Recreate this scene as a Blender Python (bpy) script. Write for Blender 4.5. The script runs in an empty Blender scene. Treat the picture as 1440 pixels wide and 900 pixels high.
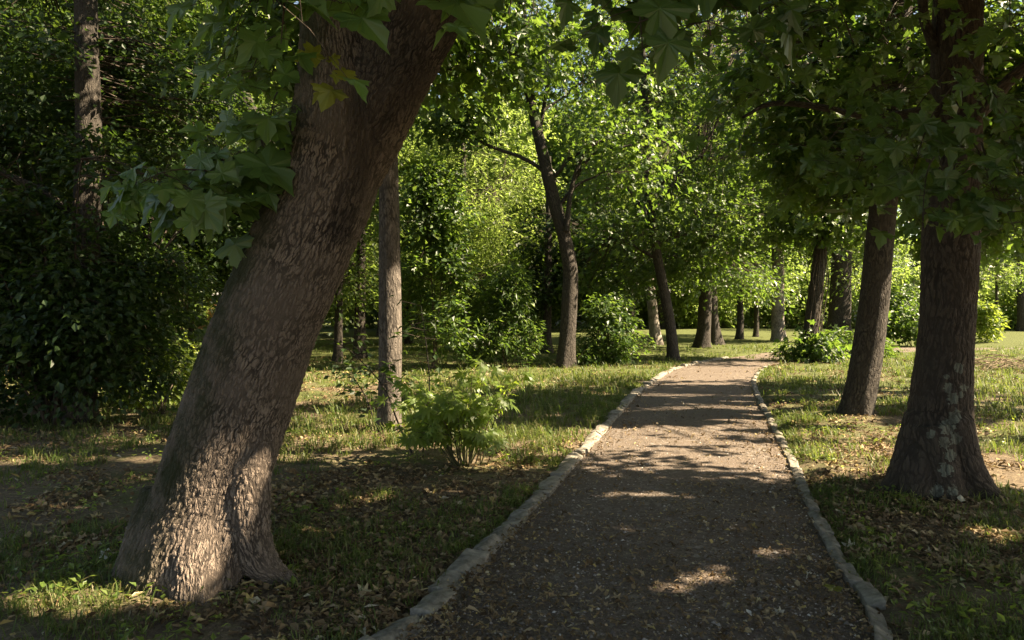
import bpy, math, numpy as np
from mathutils import Vector
rng = np.random.default_rng(11)
U = rng.uniform
SC = bpy.context.scene
COL = SC.collection
F, EYE, HOR = 1000.0, 1.6, 425.0      # lens in photo pixels, eye height, horizon row

def at(px, py, Y):                     # a point Y metres ahead, as seen in the photo
    return np.array([(px-720.0)/F*Y, Y, EYE-(py-HOR)/F*Y])
def ground_at(px, py):
    Y = EYE*F/(py-HOR); return np.array([(px-720.0)/F*Y, Y, 0.0])
EL, AZ = math.radians(43), math.radians(-6)
SUN = np.array([math.cos(EL)*math.cos(AZ), math.cos(EL)*math.sin(AZ), math.sin(EL)])
def foot(p):                           # where the sun ray through p meets the ground
    p = np.asarray(p, float); return p[..., :2]-p[..., 2:3]*SUN[:2]/SUN[2]

# ---------------------------------------------------------------- numpy helpers
def _h(i, j, s):
    n = (i.astype(np.int64)*374761393+j.astype(np.int64)*668265263+s*974634777) & 0xffffffff
    n = ((n ^ (n >> 13))*1274126177) & 0xffffffff
    return ((n ^ (n >> 16)) & 0xffff)/65535.0
def vnoise(x, y, s=0):
    x = np.asarray(x, float); y = np.asarray(y, float)
    i = np.floor(x); j = np.floor(y); f = x-i; g = y-j
    f = f*f*(3-2*f); g = g*g*(3-2*g); i = i.astype(int); j = j.astype(int)
    return (_h(i,j,s)*(1-f)+_h(i+1,j,s)*f)*(1-g)+(_h(i,j+1,s)*(1-f)+_h(i+1,j+1,s)*f)*g
def fbm(x, y, s=0, o=3):
    t = 0; a = .5
    for k in range(o):
        t = t+a*vnoise(x*2**k, y*2**k, s+k*17); a *= .5
    return t/(1-.5**o)
def sstep(a, b, x):
    t = np.clip((x-a)/(b-a), 0, 1); return t*t*(3-2*t)
def unit(v):
    return v/np.maximum(np.linalg.norm(v, axis=-1, keepdims=True), 1e-9)
def mesh_from(name, V, Fs, mats, mat_idx=None, smooth=False, bark=None, uv=None):
    """Fs: list of int arrays (n,k)."""
    me = bpy.data.meshes.new(name)
    V = np.asarray(V, np.float32)
    loops = np.concatenate([f.ravel() for f in Fs]).astype(np.int32)
    sizes = np.concatenate([np.full(len(f), f.shape[1]) for f in Fs])
    starts = np.concatenate([[0], np.cumsum(sizes)[:-1]]).astype(np.int32)
    me.vertices.add(len(V)); me.vertices.foreach_set('co', V.ravel())
    me.loops.add(len(loops)); me.loops.foreach_set('vertex_index', loops)
    me.polygons.add(len(starts)); me.polygons.foreach_set('loop_start', starts)
    for m in mats: me.materials.append(m)
    if mat_idx is not None: me.polygons.foreach_set('material_index', np.asarray(mat_idx, np.int32))
    me.update(calc_edges=True)
    me.polygons.foreach_set('use_smooth', np.full(len(starts), bool(smooth)))
    if bark is not None:
        a = me.attributes.new('bark', 'FLOAT_VECTOR', 'POINT'); a.data.foreach_set('vector', np.asarray(bark, np.float32).ravel())
    if uv is not None:
        l = me.uv_layers.new(name='leaf'); l.data.foreach_set('uv', np.asarray(uv, np.float32)[loops].ravel())
    return me
def link(name, me, parent=None):
    o = bpy.data.objects.new(name, me); COL.objects.link(o)
    if parent is not None: o.parent = parent
    return o
def tag(o, label=None, cat=None, group=None, kind=None):
    for k, v in (('label', label), ('category', cat), ('group', group), ('kind', kind)):
        if v: o[k] = v
    return o
def thing(name, loc, label, cat, group=None):
    o = bpy.data.objects.new(name, None); COL.objects.link(o)
    o.location = tuple(float(c) for c in loc); o.empty_display_size = .2
    return tag(o, label, cat, group)
def copy_tree(o, parent=None):
    c = o.copy(); COL.objects.link(c)
    if parent is not None: c.parent = parent
    for ch in list(o.children): copy_tree(ch, c)
    return c

def spline(P, n):                      # Catmull-Rom through points (any number of columns)
    P = np.asarray(P, float); m = len(P)
    if m < 3: return P[0]+(P[-1]-P[0])*np.linspace(0, 1, n)[:, None]
    Q = np.vstack([2*P[0]-P[1], P, 2*P[-1]-P[-2]])
    t = np.linspace(0, m-1-1e-6, n); i = t.astype(int); f = (t-i)[:, None]
    a, b, c, d = Q[i], Q[i+1], Q[i+2], Q[i+3]
    return .5*(2*b+(c-a)*f+(2*a-5*b+4*c-d)*f*f+(3*b-a-3*c+d)*f**3)
def frames(P):
    T = unit(np.gradient(P, axis=0)); e1 = np.zeros_like(P); e2 = np.zeros_like(P)
    u = np.cross(T[0], [0, 1, 0]) if abs(T[0][1]) < .9 else np.cross(T[0], [1, 0, 0])
    for k in range(len(P)):
        u = u-T[k]*np.dot(u, T[k]); u = u/np.linalg.norm(u)
        e1[k] = u; e2[k] = np.cross(T[k], u)
    return T, e1, e2
def tube(P, R, sides=10, cap=True, lump=0.0, seed=0):
    """returns V, quads, caps, bark coords. seam lies on the far (+Y) side."""
    P = np.asarray(P, float); R = np.asarray(R, float); n = len(P)
    T, e1, e2 = frames(P)
    sgn = 1 if e2[0][1] > 0 else -1
    L = np.concatenate([[0], np.cumsum(np.linalg.norm(np.diff(P, axis=0), axis=1))])
    th = np.linspace(0, 2*np.pi, sides+1)+np.pi/2*sgn
    rr = R[:, None]*np.ones(sides+1)
    if lump:
        c = np.cos(th)[None]*1.3; s = np.sin(th)[None]*1.3
        rr = rr*(1+lump*(vnoise(c+L[:, None]*.6+seed*3.1, s+seed+L[:, None]*.9, 5)-.5)*2)
    V = P[:, None]+rr[..., None]*(np.cos(th)[None, :, None]*e1[:, None]+np.sin(th)[None, :, None]*e2[:, None])
    bark = np.stack([np.broadcast_to((th-th[0])[None]*np.maximum(R.mean(), .02), (n, sides+1)), np.broadcast_to(L[:, None], (n, sides+1)), np.full((n, sides+1), seed*1.7)], -1)
    w = sides+1
    i = (np.arange(n-1)[:, None]*w+np.arange(sides)[None]).ravel()
    q = np.stack([i, i+1, i+w+1, i+w], 1)
    return V.reshape(-1, 3), q, bark.reshape(-1, 3)

class Pile:                            # gathers pieces into one mesh
    def __init__(s): s.V = []; s.F = {3: [], 4: []}; s.M = {3: [], 4: []}; s.n = 0; s.B = []; s.U = []
    def add(s, V, Fc, m=0, bark=None, uv=None):
        if len(V) == 0: return
        k = Fc.shape[1]; s.F[k].append(Fc+s.n); s.M[k].append(np.full(len(Fc), m)); s.V.append(V); s.n += len(V)
        s.B.append(bark if bark is not None else np.zeros((len(V), 3))); s.U.append(uv if uv is not None else np.zeros((len(V), 2)))
    def build(s, name, mats, parent=None, smooth=False, offset=None, bark=False, uv=False):
        V = np.concatenate(s.V)
        if offset is not None: V = V-np.asarray(offset)
        Fs = [np.concatenate(s.F[k]) for k in (3, 4) if s.F[k]]; M = np.concatenate([np.concatenate(s.M[k]) for k in (3, 4) if s.F[k]])
        me = mesh_from(name, V, Fs, mats, M, smooth, np.concatenate(s.B) if bark else None, np.concatenate(s.U) if uv else None)
        return link(name, me, parent)

# ---------------------------------------------------------------- materials
def mat(name):
    m = bpy.data.materials.new(name); m.use_nodes = True; nt = m.node_tree; nt.nodes.clear(); return m, nt
def nd(nt, t, ins=None, **kw):
    n = nt.nodes.new(t)
    for k, v in kw.items(): setattr(n, k, v)
    for k, v in (ins or {}).items():
        s = n.inputs[k]
        if isinstance(v, bpy.types.NodeSocket): nt.links.new(v, s)
        else: s.default_value = v
    return n
def ramp(nt, fac, stops, interp='LINEAR'):
    r = nd(nt, 'ShaderNodeValToRGB', {'Fac': fac}); cr = r.color_ramp; cr.interpolation = interp
    while len(cr.elements) < len(stops): cr.elements.new(.5)
    for e, (p, c) in zip(cr.elements, stops): e.position = p; e.color = (*c, 1)
    return r.outputs['Color']
def mixc(nt, fac, a, b, blend='MIX'):
    n = nd(nt, 'ShaderNodeMix', data_type='RGBA', blend_type=blend)
    for s, v in ((n.inputs[0], fac), (n.inputs[6], a), (n.inputs[7], b)):
        if isinstance(v, bpy.types.NodeSocket): nt.links.new(v, s)
        else: s.default_value = (*v, 1) if isinstance(v, tuple) else v
    return n.outputs[2]
def math_(nt, op, a, b=0.0, clamp=False):
    n = nd(nt, 'ShaderNodeMath', operation=op, use_clamp=clamp)
    for s, v in ((n.inputs[0], a), (n.inputs[1], b)):
        if isinstance(v, bpy.types.NodeSocket): nt.links.new(v, s)
        else: s.default_value = v
    return n.outputs[0]
def out(nt, shader, disp=None):
    o = nd(nt, 'ShaderNodeOutputMaterial', {'Surface': shader})
    if disp is not None: nt.links.new(disp, o.inputs['Displacement'])

def leaf_mat(name, cols, trans, tfac=.42, rough=.42, spec=.45, veins=False):
    m, nt = mat(name)
    ri = nd(nt, 'ShaderNodeNewGeometry').outputs['Random Per Island']
    c = ramp(nt, ri, cols)
    ri2 = math_(nt, 'FRACT', math_(nt, 'MULTIPLY', ri, 37.7))
    t = mixc(nt, ri2, trans[0], trans[1])
    nrm = None
    if veins:
        uv = nd(nt, 'ShaderNodeUVMap', uv_map='leaf').outputs[0]
        s = nd(nt, 'ShaderNodeSeparateXYZ', {0: uv})
        ang = math_(nt, 'ARCTAN2', s.outputs[0], math_(nt, 'ADD', s.outputs[1], .02))
        rad = nd(nt, 'ShaderNodeVectorMath', {0: uv}, operation='LENGTH').outputs['Value']
        # five main veins fanning from the stalk
        w = math_(nt, 'ABSOLUTE', math_(nt, 'SINE', math_(nt, 'MULTIPLY', ang, 3.35)))
        w = math_(nt, 'MULTIPLY', w, rad)
        v = math_(nt, 'SUBTRACT', 1.0, math_(nt, 'MULTIPLY', w, 14.0), True)
        c = mixc(nt, math_(nt, 'MULTIPLY', v, .35), c, (.16, .22, .07))
        n2 = nd(nt, 'ShaderNodeTexNoise', {'Vector': uv, 'Scale': 6.0, 'Detail': 3.0})
        c = mixc(nt, math_(nt, 'MULTIPLY', n2.outputs[0], .35), c, (.025, .045, .012))
        nrm = nd(nt, 'ShaderNodeBump', {'Strength': .5, 'Distance': .004, 'Height': math_(nt, 'MULTIPLY', v, -1.0)}).outputs[0]
    p = nd(nt, 'ShaderNodeBsdfPrincipled', {'Base Color': c, 'Roughness': rough, 'Specular IOR Level': spec})
    if nrm: nt.links.new(nrm, p.inputs['Normal'])
    tr = nd(nt, 'ShaderNodeBsdfTranslucent', {'Color': t})
    out(nt, nd(nt, 'ShaderNodeMixShader', {0: tfac, 1: p.outputs[0], 2: tr.outputs[0]}).outputs[0])
    return m

def bark_mat(name, crack, ridge, scale=(62, 15), depth=.012, disp=False, moss=0.0, lichen=False, pale=None):
    m, nt = mat(name)
    a = nd(nt, 'ShaderNodeAttribute', attribute_name='bark').outputs['Vector']
    warp = nd(nt, 'ShaderNodeTexNoise', {'Vector': a, 'Scale': 5.0, 'Detail': 3.0})
    wv = nd(nt, 'ShaderNodeVectorMath', {0: warp.outputs['Color'], 1: (.5, .5, .5)}, operation='SUBTRACT').outputs[0]
    wv = nd(nt, 'ShaderNodeVectorMath', {0: wv, 1: (.05, .09, 0)}, operation='MULTIPLY').outputs[0]
    fine = nd(nt, 'ShaderNodeTexNoise', {'Vector': a, 'Scale': 38.0, 'Detail': 2.0})
    fv = nd(nt, 'ShaderNodeVectorMath', {0: fine.outputs['Color'], 1: (.5, .5, .5)}, operation='SUBTRACT').outputs[0]
    fv = nd(nt, 'ShaderNodeVectorMath', {0: fv, 1: (.014, .03, 0)}, operation='MULTIPLY').outputs[0]
    v = nd(nt, 'ShaderNodeVectorMath', {0: a, 1: wv}, operation='ADD').outputs[0]
    v = nd(nt, 'ShaderNodeVectorMath', {0: v, 1: fv}, operation='ADD').outputs[0]
    def plates(k, lo, hi):
        sv = nd(nt, 'ShaderNodeVectorMath', {0: v, 1: (scale[0]*k, scale[1]*k, 1)}, operation='MULTIPLY').outputs[0]
        vo = nd(nt, 'ShaderNodeTexVoronoi', {'Vector': sv, 'Scale': 1.0, 'Randomness': 1.0}, voronoi_dimensions='2D', feature='DISTANCE_TO_EDGE')
        return ramp(nt, vo.outputs['Distance'], [(0, (0, 0, 0)), (lo, (.6,)*3), (hi, (1, 1, 1))])
    def furrow(k, seed, wdt):
        sv = nd(nt, 'ShaderNodeVectorMath', {0: v, 1: (scale[0]*k, scale[1]*k, 1)}, operation='MULTIPLY').outputs[0]
        sv = nd(nt, 'ShaderNodeVectorMath', {0: sv, 1: (seed, seed*2.3, 0)}, operation='ADD').outputs[0]
        n = nd(nt, 'ShaderNodeTexNoise', {'Vector': sv, 'Scale': 1.0, 'Detail': 1.5, 'Roughness': .5}).outputs[0]
        d = math_(nt, 'ABSOLUTE', math_(nt, 'SUBTRACT', n, .5))
        return ramp(nt, d, [(0, (0, 0, 0)), (wdt*.5, (.5,)*3), (wdt, (1, 1, 1))])
    hp = plates(1.15, .10, .34); f1 = furrow(.62, 3.0, .10); f2 = furrow(1.0, 11.0, .085)
    h = math_(nt, 'MULTIPLY', math_(nt, 'MULTIPLY', math_(nt, 'ADD', math_(nt, 'MULTIPLY', hp, .6), .4), f1), math_(nt, 'ADD', math_(nt, 'MULTIPLY', f2, .75), .25))
    h2 = plates(.3, .05, .12)
    gr = nd(nt, 'ShaderNodeTexNoise', {'Vector': a, 'Scale': 160.0, 'Detail': 4.0, 'Roughness': .7})
    big = nd(nt, 'ShaderNodeTexNoise', {'Vector': a, 'Scale': 2.6, 'Detail': 5.0, 'Roughness': .62})
    H = math_(nt, 'ADD', math_(nt, 'MULTIPLY', h, .62), math_(nt, 'MULTIPLY', h2, .22))
    H = math_(nt, 'ADD', H, math_(nt, 'MULTIPLY', gr.outputs[0], .25))
    col = mixc(nt, ramp(nt, h, [(.12, (0, 0, 0)), (.55, (1, 1, 1))]), crack, ridge)
    col = mixc(nt, math_(nt, 'MULTIPLY', math_(nt, 'SUBTRACT', 1.0, h2), .35), col, crack)
    dark = tuple(c*.5 for c in ridge)
    col = mixc(nt, ramp(nt, big.outputs[0], [(.38, (.75,)*3), (.62, (0, 0, 0))]), col, dark, 'MIX') if not pale else mixc(nt, ramp(nt, big.outputs[0], [(.4, (0, 0, 0)), (.65, (.7,)*3)]), col, pale)
    col = mixc(nt, math_(nt, 'MULTIPLY', gr.outputs[0], .3), col, tuple(c*.55 for c in ridge))
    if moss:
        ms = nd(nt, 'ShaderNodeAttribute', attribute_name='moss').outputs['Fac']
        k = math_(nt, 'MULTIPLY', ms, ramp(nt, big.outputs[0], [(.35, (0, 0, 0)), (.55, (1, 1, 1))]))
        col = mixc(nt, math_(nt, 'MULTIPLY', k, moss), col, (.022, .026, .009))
    if lichen:
        lk = nd(nt, 'ShaderNodeAttribute', attribute_name='lichen').outputs['Fac']
        k = math_(nt, 'GREATER_THAN', math_(nt, 'ADD', lk, math_(nt, 'MULTIPLY', math_(nt, 'SUBTRACT', fine.outputs[0], .5), .9)), .5)
        col = mixc(nt, math_(nt, 'MULTIPLY', math_(nt, 'MULTIPLY', k, ramp(nt, h, [(0, (.3,)*3), (.5, (1, 1, 1))])), .68), col, mixc(nt, gr.outputs[0], (.10, .115, .09), (.26, .275, .225)))
    if disp:
        sa = nd(nt, 'ShaderNodeAttribute', attribute_name='limb_shade').outputs['Fac']  # painted shade: darkens the bark colour along the fork and right limb
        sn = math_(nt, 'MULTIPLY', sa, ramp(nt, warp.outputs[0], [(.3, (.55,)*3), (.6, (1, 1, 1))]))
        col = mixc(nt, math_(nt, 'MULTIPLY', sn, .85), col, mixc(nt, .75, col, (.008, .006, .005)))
    p = nd(nt, 'ShaderNodeBsdfPrincipled', {'Base Color': col, 'Roughness': .9, 'Specular IOR Level': .25})
    if disp:
        d = nd(nt, 'ShaderNodeDisplacement', {'Height': H, 'Midlevel': .6, 'Scale': depth})
        out(nt, p.outputs[0], d.outputs[0]); m.displacement_method = 'BOTH'
    else:
        b = nd(nt, 'ShaderNodeBump', {'Height': H, 'Strength': 1.0, 'Distance': depth*1.6}); nt.links.new(b.outputs[0], p.inputs['Normal'])
        out(nt, p.outputs[0])
    return m

def simple_mat(name, c1, c2, scale=8.0, rough=.8, bump=.0, island=False):
    m, nt = mat(name)
    tc = nd(nt, 'ShaderNodeTexCoord').outputs['Object']
    n = nd(nt, 'ShaderNodeTexNoise', {'Vector': tc, 'Scale': scale, 'Detail': 5.0, 'Roughness': .65})
    f = ramp(nt, n.outputs[0], [(.32, (0, 0, 0)), (.68, (1, 1, 1))])
    if island:
        f = mixc(nt, .5, f, nd(nt, 'ShaderNodeNewGeometry').outputs['Random Per Island'])
    c = mixc(nt, f, c1, c2)
    p = nd(nt, 'ShaderNodeBsdfPrincipled', {'Base Color': c, 'Roughness': rough, 'Specular IOR Level': .3})
    if bump:
        b = nd(nt, 'ShaderNodeBump', {'Height': n.outputs[0], 'Strength': .8, 'Distance': bump}); nt.links.new(b.outputs[0], p.inputs['Normal'])
    out(nt, p.outputs[0]); return m

G = lambda r, g, b: (r, g, b)
M_maple = leaf_mat('maple leaf', [(0, G(.020, .046, .012)), (.5, G(.032, .066, .016)), (.9, G(.048, .085, .020)), (1, G(.085, .11, .025))], ((.13, .25, .03), (.23, .34, .05)), .42)
M_near = leaf_mat('near maple leaf', [(0, G(.060, .120, .040)), (.6, G(.085, .155, .052)), (1, G(.115, .175, .052))], ((.22, .38, .05), (.30, .46, .08)), .42, .40, .5, veins=True)  # lighter of two near copies, soft skylight put into the colour
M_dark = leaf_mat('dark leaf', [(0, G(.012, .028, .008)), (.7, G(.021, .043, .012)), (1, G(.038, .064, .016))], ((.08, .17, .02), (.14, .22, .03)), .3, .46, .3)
M_nearB = leaf_mat('shade-toned maple leaf', [(0, G(.032, .068, .022)), (.6, G(.046, .092, .030)), (1, G(.07, .115, .032))], ((.13, .25, .03), (.20, .32, .05)), .38, .40, .5, veins=True)  # darker copy of the near maple leaf, canopy shade put into its colour
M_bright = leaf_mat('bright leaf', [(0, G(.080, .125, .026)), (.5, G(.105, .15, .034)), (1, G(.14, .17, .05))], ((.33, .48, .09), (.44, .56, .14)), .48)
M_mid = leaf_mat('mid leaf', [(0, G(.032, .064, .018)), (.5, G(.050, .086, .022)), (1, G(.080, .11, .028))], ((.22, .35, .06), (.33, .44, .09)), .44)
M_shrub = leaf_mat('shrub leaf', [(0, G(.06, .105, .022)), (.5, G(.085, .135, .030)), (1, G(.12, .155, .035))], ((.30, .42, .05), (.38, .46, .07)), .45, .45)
M_lush = leaf_mat('sun-toned shrub leaf', [(0, G(.070, .120, .024)), (.5, G(.092, .145, .030)), (1, G(.125, .165, .040))], ((.34, .50, .05), (.44, .54, .08)), .46, .45)  # lighter copy of the shrub leaf, with sunlight put into its colour
M_yellow = leaf_mat('yellowing leaf', [(0, G(.10, .12, .020)), (1, G(.16, .16, .030))], ((.40, .42, .05), (.45, .45, .06)), .45)
M_grass = leaf_mat('grass blade', [(0, G(.040, .070, .014)), (.45, G(.058, .095, .020)), (.75, G(.10, .12, .035)), (1, G(.20, .17, .085))], ((.16, .25, .03), (.26, .30, .07)), .35, .5, .3)
M_litter = leaf_mat('dry leaf', [(0, G(.05, .032, .018)), (.3, G(.12, .078, .042)), (.6, G(.21, .145, .08)), (.86, G(.32, .25, .15)), (.96, G(.36, .28, .10)), (1, G(.42, .39, .31))], ((.14, .09, .04), (.22, .15, .07)), .15, .7, .25)
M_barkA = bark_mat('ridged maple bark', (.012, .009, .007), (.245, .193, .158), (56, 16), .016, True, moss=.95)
M_barkB = bark_mat('furrowed dark bark', (.022, .017, .014), (.090, .070, .055), (30, 8), .016, True, moss=.6, lichen=True)
M_bark = bark_mat('tree bark', (.018, .015, .013), (.088, .075, .063), (44, 10), .012)
M_barkpale = bark_mat('pale flaky bark', (.06, .048, .04), (.24, .20, .17), (30, 8), .008, pale=(.36, .32, .28))
M_barkM = bark_mat('grey brown bark', (.035, .029, .025), (.165, .14, .12), (36, 9), .010)
M_twig = simple_mat('twig', (.03, .022, .016), (.07, .052, .038), 12, .85)
M_stemg = simple_mat('green stem', (.05, .06, .02), (.10, .085, .045), 12, .7)

# ---------------------------------------------------------------- leaf templates (x across, y along, z up)
def fan(pts, c, curl=.22, droop=.2):
    P = np.array([c]+pts, float); n = len(pts)
    z = curl*np.abs(P[:, 0])**1.2-droop*P[:, 1]**2+.045*np.sin(P[:, 0]*9+P[:, 1]*7)-.25*np.maximum(np.hypot(P[:, 0], P[:, 1]-.27)-.38, 0)
    V = np.column_stack([P, z]); k = np.arange(n)
    return V, np.column_stack([np.zeros(n, int), 1+k, 1+(k+1) % n])
def sym(r): return r+[(-x, y) for x, y in r[::-1] if abs(x) > 1e-6]
T_MAPLE = fan(sym([(0, 0), (.12, -.10), (.25, -.10), (.41, -.13), (.40, .01), (.36, .09), (.46, .12), (.55, .22), (.68, .33), (.55, .39), (.52, .50), (.42, .51), (.33, .48), (.24, .49), (.27, .60), (.30, .70), (.19, .76), (.11, .86), (0, 1.04)]), (0, .27))
T_MAPLES = []
for j in range(6):
    q = T_MAPLE[0].copy(); q[:, :2] += rng.normal(0, .012, (len(q), 2)); q[:, 0] *= U(.82, 1.08)
    q[:, 2] = q[:, 2]*U(.4, 1.9)+U(-.25, .25)*q[:, 0]*q[:, 1]+U(-.12, .12)*np.sin(q[:, 1]*5+j); T_MAPLES.append((q, T_MAPLE[1]))
T_MID = fan(sym([(0, 0), (.36, -.08), (.26, .14), (.58, .34), (.24, .46), (.22, .72), (0, 1.0)]), (0, .27))
T_OVAL = (np.array([(0, 0, 0), (.30, .45, .07), (0, 1, -.12), (-.30, .45, .07)], float), np.array([(0, 1, 2), (0, 2, 3)]))
T_NARROW = (np.array([(0, 0, 0), (.15, .4, .04), (0, 1, -.16), (-.15, .4, .04)], float), np.array([(0, 1, 2), (0, 2, 3)]))
def compound(ang, ln, w):
    V = []; Fc = []
    for a, l in zip(ang, ln):
        d = np.array([math.sin(a), math.cos(a)]); nrm = np.array([d[1], -d[0]]); b = len(V)
        for t, s in ((0.05, 0), (.38, 1), (.68, .72), (1, 0), (.68, -.72), (.38, -1)):
            q = d*l*t+nrm*w*l*s; V.append((q[0], q[1], .10*abs(s)*l-.16*(l*t)**2))
        Fc += [(b, b+1, b+5), (b+1, b+2, b+4), (b+1, b+4, b+5), (b+2, b+3, b+4)]
    return np.array(V), np.array(Fc)
T_PALM = compound([-1.9, -1.05, -.45, 0, .45, 1.05, 1.9], [.5, .8, .95, 1.05, .95, .8, .5], .13)

def leafset(T, P, N, D, S):
    """place template T at P with upward normal N, tip direction D, size S."""
    tv, tf = T; n = len(P)
    N = unit(N); X = unit(np.cross(D, N)); Y = np.cross(N, X)
    V = P[:, None]+S[:, None, None]*(tv[None, :, 0:1]*X[:, None]+tv[None, :, 1:2]*Y[:, None]+tv[None, :, 2:3]*N[:, None])
    Fc = tf[None]+(np.arange(n)*len(tv))[:, None, None]
    return V.reshape(-1, 3), Fc.reshape(-1, 3), np.tile(tv[:, :2], (n, 1))

# ---------------------------------------------------------------- gaps in the canopy where the sun comes through
GAPS = []      # (gx, gy, rx, ry, strength)
def gap(px, py, rx, ry, s=1.0, Y=None):
    g = foot(at(px, py, Y)) if Y else ground_at(px, py)[:2]
    GAPS.append((g[0], g[1], rx, ry, s))
# trunk of the leaning tree: a diagonal patch
for px, py, r in ((400, 560, .10), (378, 600, .15), (350, 635, .17), (322, 675, .18), (300, 715, .15), (345, 690, .12), (275, 760, .10)): gap(px, py, r*1.9, r, 1, 3.82)
gap(480, 140, .22, .14, 1, 3.1)
gap(370, 90, .35, .16, .9, 2.6); gap(430, 40, .3, .16, .8, 2.6)
# tree M trunk and the shrub
for py in (600, 570, 540): gap(548, py, .45, .3, 1, 8.5)
for py in (410, 445): gap(550, py, .4, .2, .9, 8.5)
for px in (610, 660, 710):
    for py in (560, 600, 640): gap(px, py, .55, .38, 1, 7.0)
for py in (200, 240, 285): gap(124, py, .35, .2, 1, 9.3)
# tree C right side
for px, py in ((1238, 440), (1232, 490), (1225, 540), (1215, 580)): gap(px, py, .5, .35, 1, 9.6)
# ground
GAPS.append((-6.5, 24.4, 5, 1.5, .95)); GAPS.append((-3.0, 17.1, 3, .8, .85)); GAPS.append((-2, 20, 4, 1.1, .7)); gap(985, 610, 2.6, 1.3, .93); gap(960, 655, 1.6, .32, .85); gap(1000, 575, 3, .5, .9); gap(1180, 640, 2.2, .7, .95); gap(1330, 640, 2.4, .5, .9); gap(1230, 570, 4, 1.6, .9)
gap(1400, 600, 2.2, 1.0, .9)
gap(30, 652, 1.2, .22, .95); gap(170, 652, 1.2, .2, .9); gap(330, 645, 1.2, .2, .6); gap(470, 600, .9, .8, .9); gap(590, 625, .9, .45, .95); gap(450, 560, 2, .8, .75)
gap(100, 862, .6, .16, .9); gap(200, 846, .35, .10, .9); gap(20, 850, .4, .15, .8); gap(300, 650, .9, .22, .8); gap(500, 700, .3, .1, .6); gap(60, 720, .4, .1, .6); gap(470, 800, .2, .07, .6)
gap(990, 800, .24, .10, .6); gap(1010, 770, .4, .06, .5); gap(810, 840, .3, .10, .7); gap(740, 860, .3, .08, .5); gap(900, 700, .5, .1, .5); gap(688, 788, .13, .06, 1); gap(640, 835, .12, .06, .8); gap(425, 757, .25, .1, .9); gap(460, 720, .2, .1, .6)
gap(1270, 800, .2, .1, .4)
gap(800, 545, 2.0, .4, .6); gap(1000, 533, 2.5, .5, .9); gap(1000, 521, 3, .7, .8); gap(1300, 530, 5, 2, .75)
gap(1000, 490, 7, 4, .65); gap(500, 505, 6, 3, .6); gap(1200, 480, 9, 5, .6)
GA = np.array(GAPS)
def sunlit(P, far_noise=True):
    g = foot(P); w = np.zeros(len(g))
    for gx, gy, rx, ry, s in GA:
        s = 1-(1-s)**3
        d = np.sqrt(((g[:, 0]-gx)/rx)**2+((g[:, 1]-gy)/ry)**2)
        if rx > .6: d = d+.9*(fbm(g[:, 0]*.8+g[:, 1]*.3, g[:, 1]*3.2, 3, 2)-.45)
        w = np.maximum(w, s*(1-sstep(.8, 1.15, d)))
    # loose, broken canopy beyond the dense front trees
    sp = vnoise(g[:, 0]*2.6+3, g[:, 1]*4.6, 71)*.7+vnoise(g[:, 0]*.7, g[:, 1]*1.1, 72)*.3
    w = np.maximum(w, .985*sstep(.75, .80, sp))
    n = fbm(g[:, 0]*.55+7, g[:, 1]*1.5, 31, 3); lev = np.where(g[:, 1] > 13, .455, .53)
    w = np.maximum(w, sstep(lev, lev+.05, n)*sstep(6.6, 8.2, g[:, 1])*.99*np.maximum(sstep(-9.5, -5.5, g[:, 0]), sstep(14, 17, g[:, 1])))
    band = sstep(.47, .53, fbm(g[:, 0]*.55, g[:, 1]*2.6, 61, 3))*sstep(6.6, 7.2, g[:, 1])*(1-sstep(15, 18, g[:, 1]))*sstep(-.6, .6, g[:, 0])
    return w*(1-.96*band)

# ---------------------------------------------------------------- ground
PL = np.array([(-5.4, -8), (-2.3, 0), (-.53, 3.4), (-.32, 4.0), (-.10, 4.7), (.14, 5.5), (.46, 6.58), (1.01, 8.42), (1.93, 11.7), (2.40, 13), (3.45, 16), (4.1, 17.4), (5.5, 19.6), (7.9, 22.5), (11.5, 25.2), (18, 27)])
PR = np.array([(-3.2, -8), (.1, 0), (1.73, 3.4), (1.96, 4.27), (2.22, 5.16), (2.51, 6.27), (3.08, 8.2), (4.09, 11.85), (4.9, 14.5), (5.75, 16.5), (6.5, 18), (7.6, 19.3), (9.5, 20.8), (12.5, 22.8), (18, 24.6)])
_f = (PL[:, 1] > 1.5) & (PL[:, 1] < 18); PL[_f, 0] = np.polyval(np.polyfit(PL[_f, 1], PL[_f, 0], 4), PL[_f, 1])
_f = (PR[:, 1] > 1.5) & (PR[:, 1] < 18); PR[_f, 0] = np.polyval(np.polyfit(PR[_f, 1], PR[_f, 0], 4), PR[_f, 1])
def path_side(y): return np.interp(y, PL[:, 1], PL[:, 0]), np.interp(y, PR[:, 1], PR[:, 0])
def on_path(x, y, m=0.0):
    l, r = path_side(y); return (x > l-m) & (x < r+m) & (y < 19.5)
BUMPS = []     # (x, y, r, h): soil raised round trunks
def gh(x, y):
    x = np.asarray(x, float); y = np.asarray(y, float)
    z = .07*(fbm(x*.5, y*.5, 1)-.5)+.025*(fbm(x*3, y*3, 9)-.5)+.02
    for bx, by, r, h in BUMPS: z = z+h*np.exp(-((x-bx)**2+(y-by)**2)/(r*r))
    l, r = path_side(np.clip(y, -8, 25)); d = np.minimum(x-l, r-x)
    k = sstep(-.25, .02, d)*(y < 30)
    return z*(1-k)-.035*k
A0 = ground_at(283, 812); A0[1] = 4.12; A0[0] = (283-720)/F*4.12
B0 = ground_at(1320, 702); C0 = ground_at(1204, 590); M0 = ground_at(547, 612)
BUMPS += [(A0[0], A0[1], .7, .03), (B0[0], B0[1], .7, .02), (C0[0], C0[1], .6, .06), (M0[0], M0[1], .5, .05)]

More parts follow.
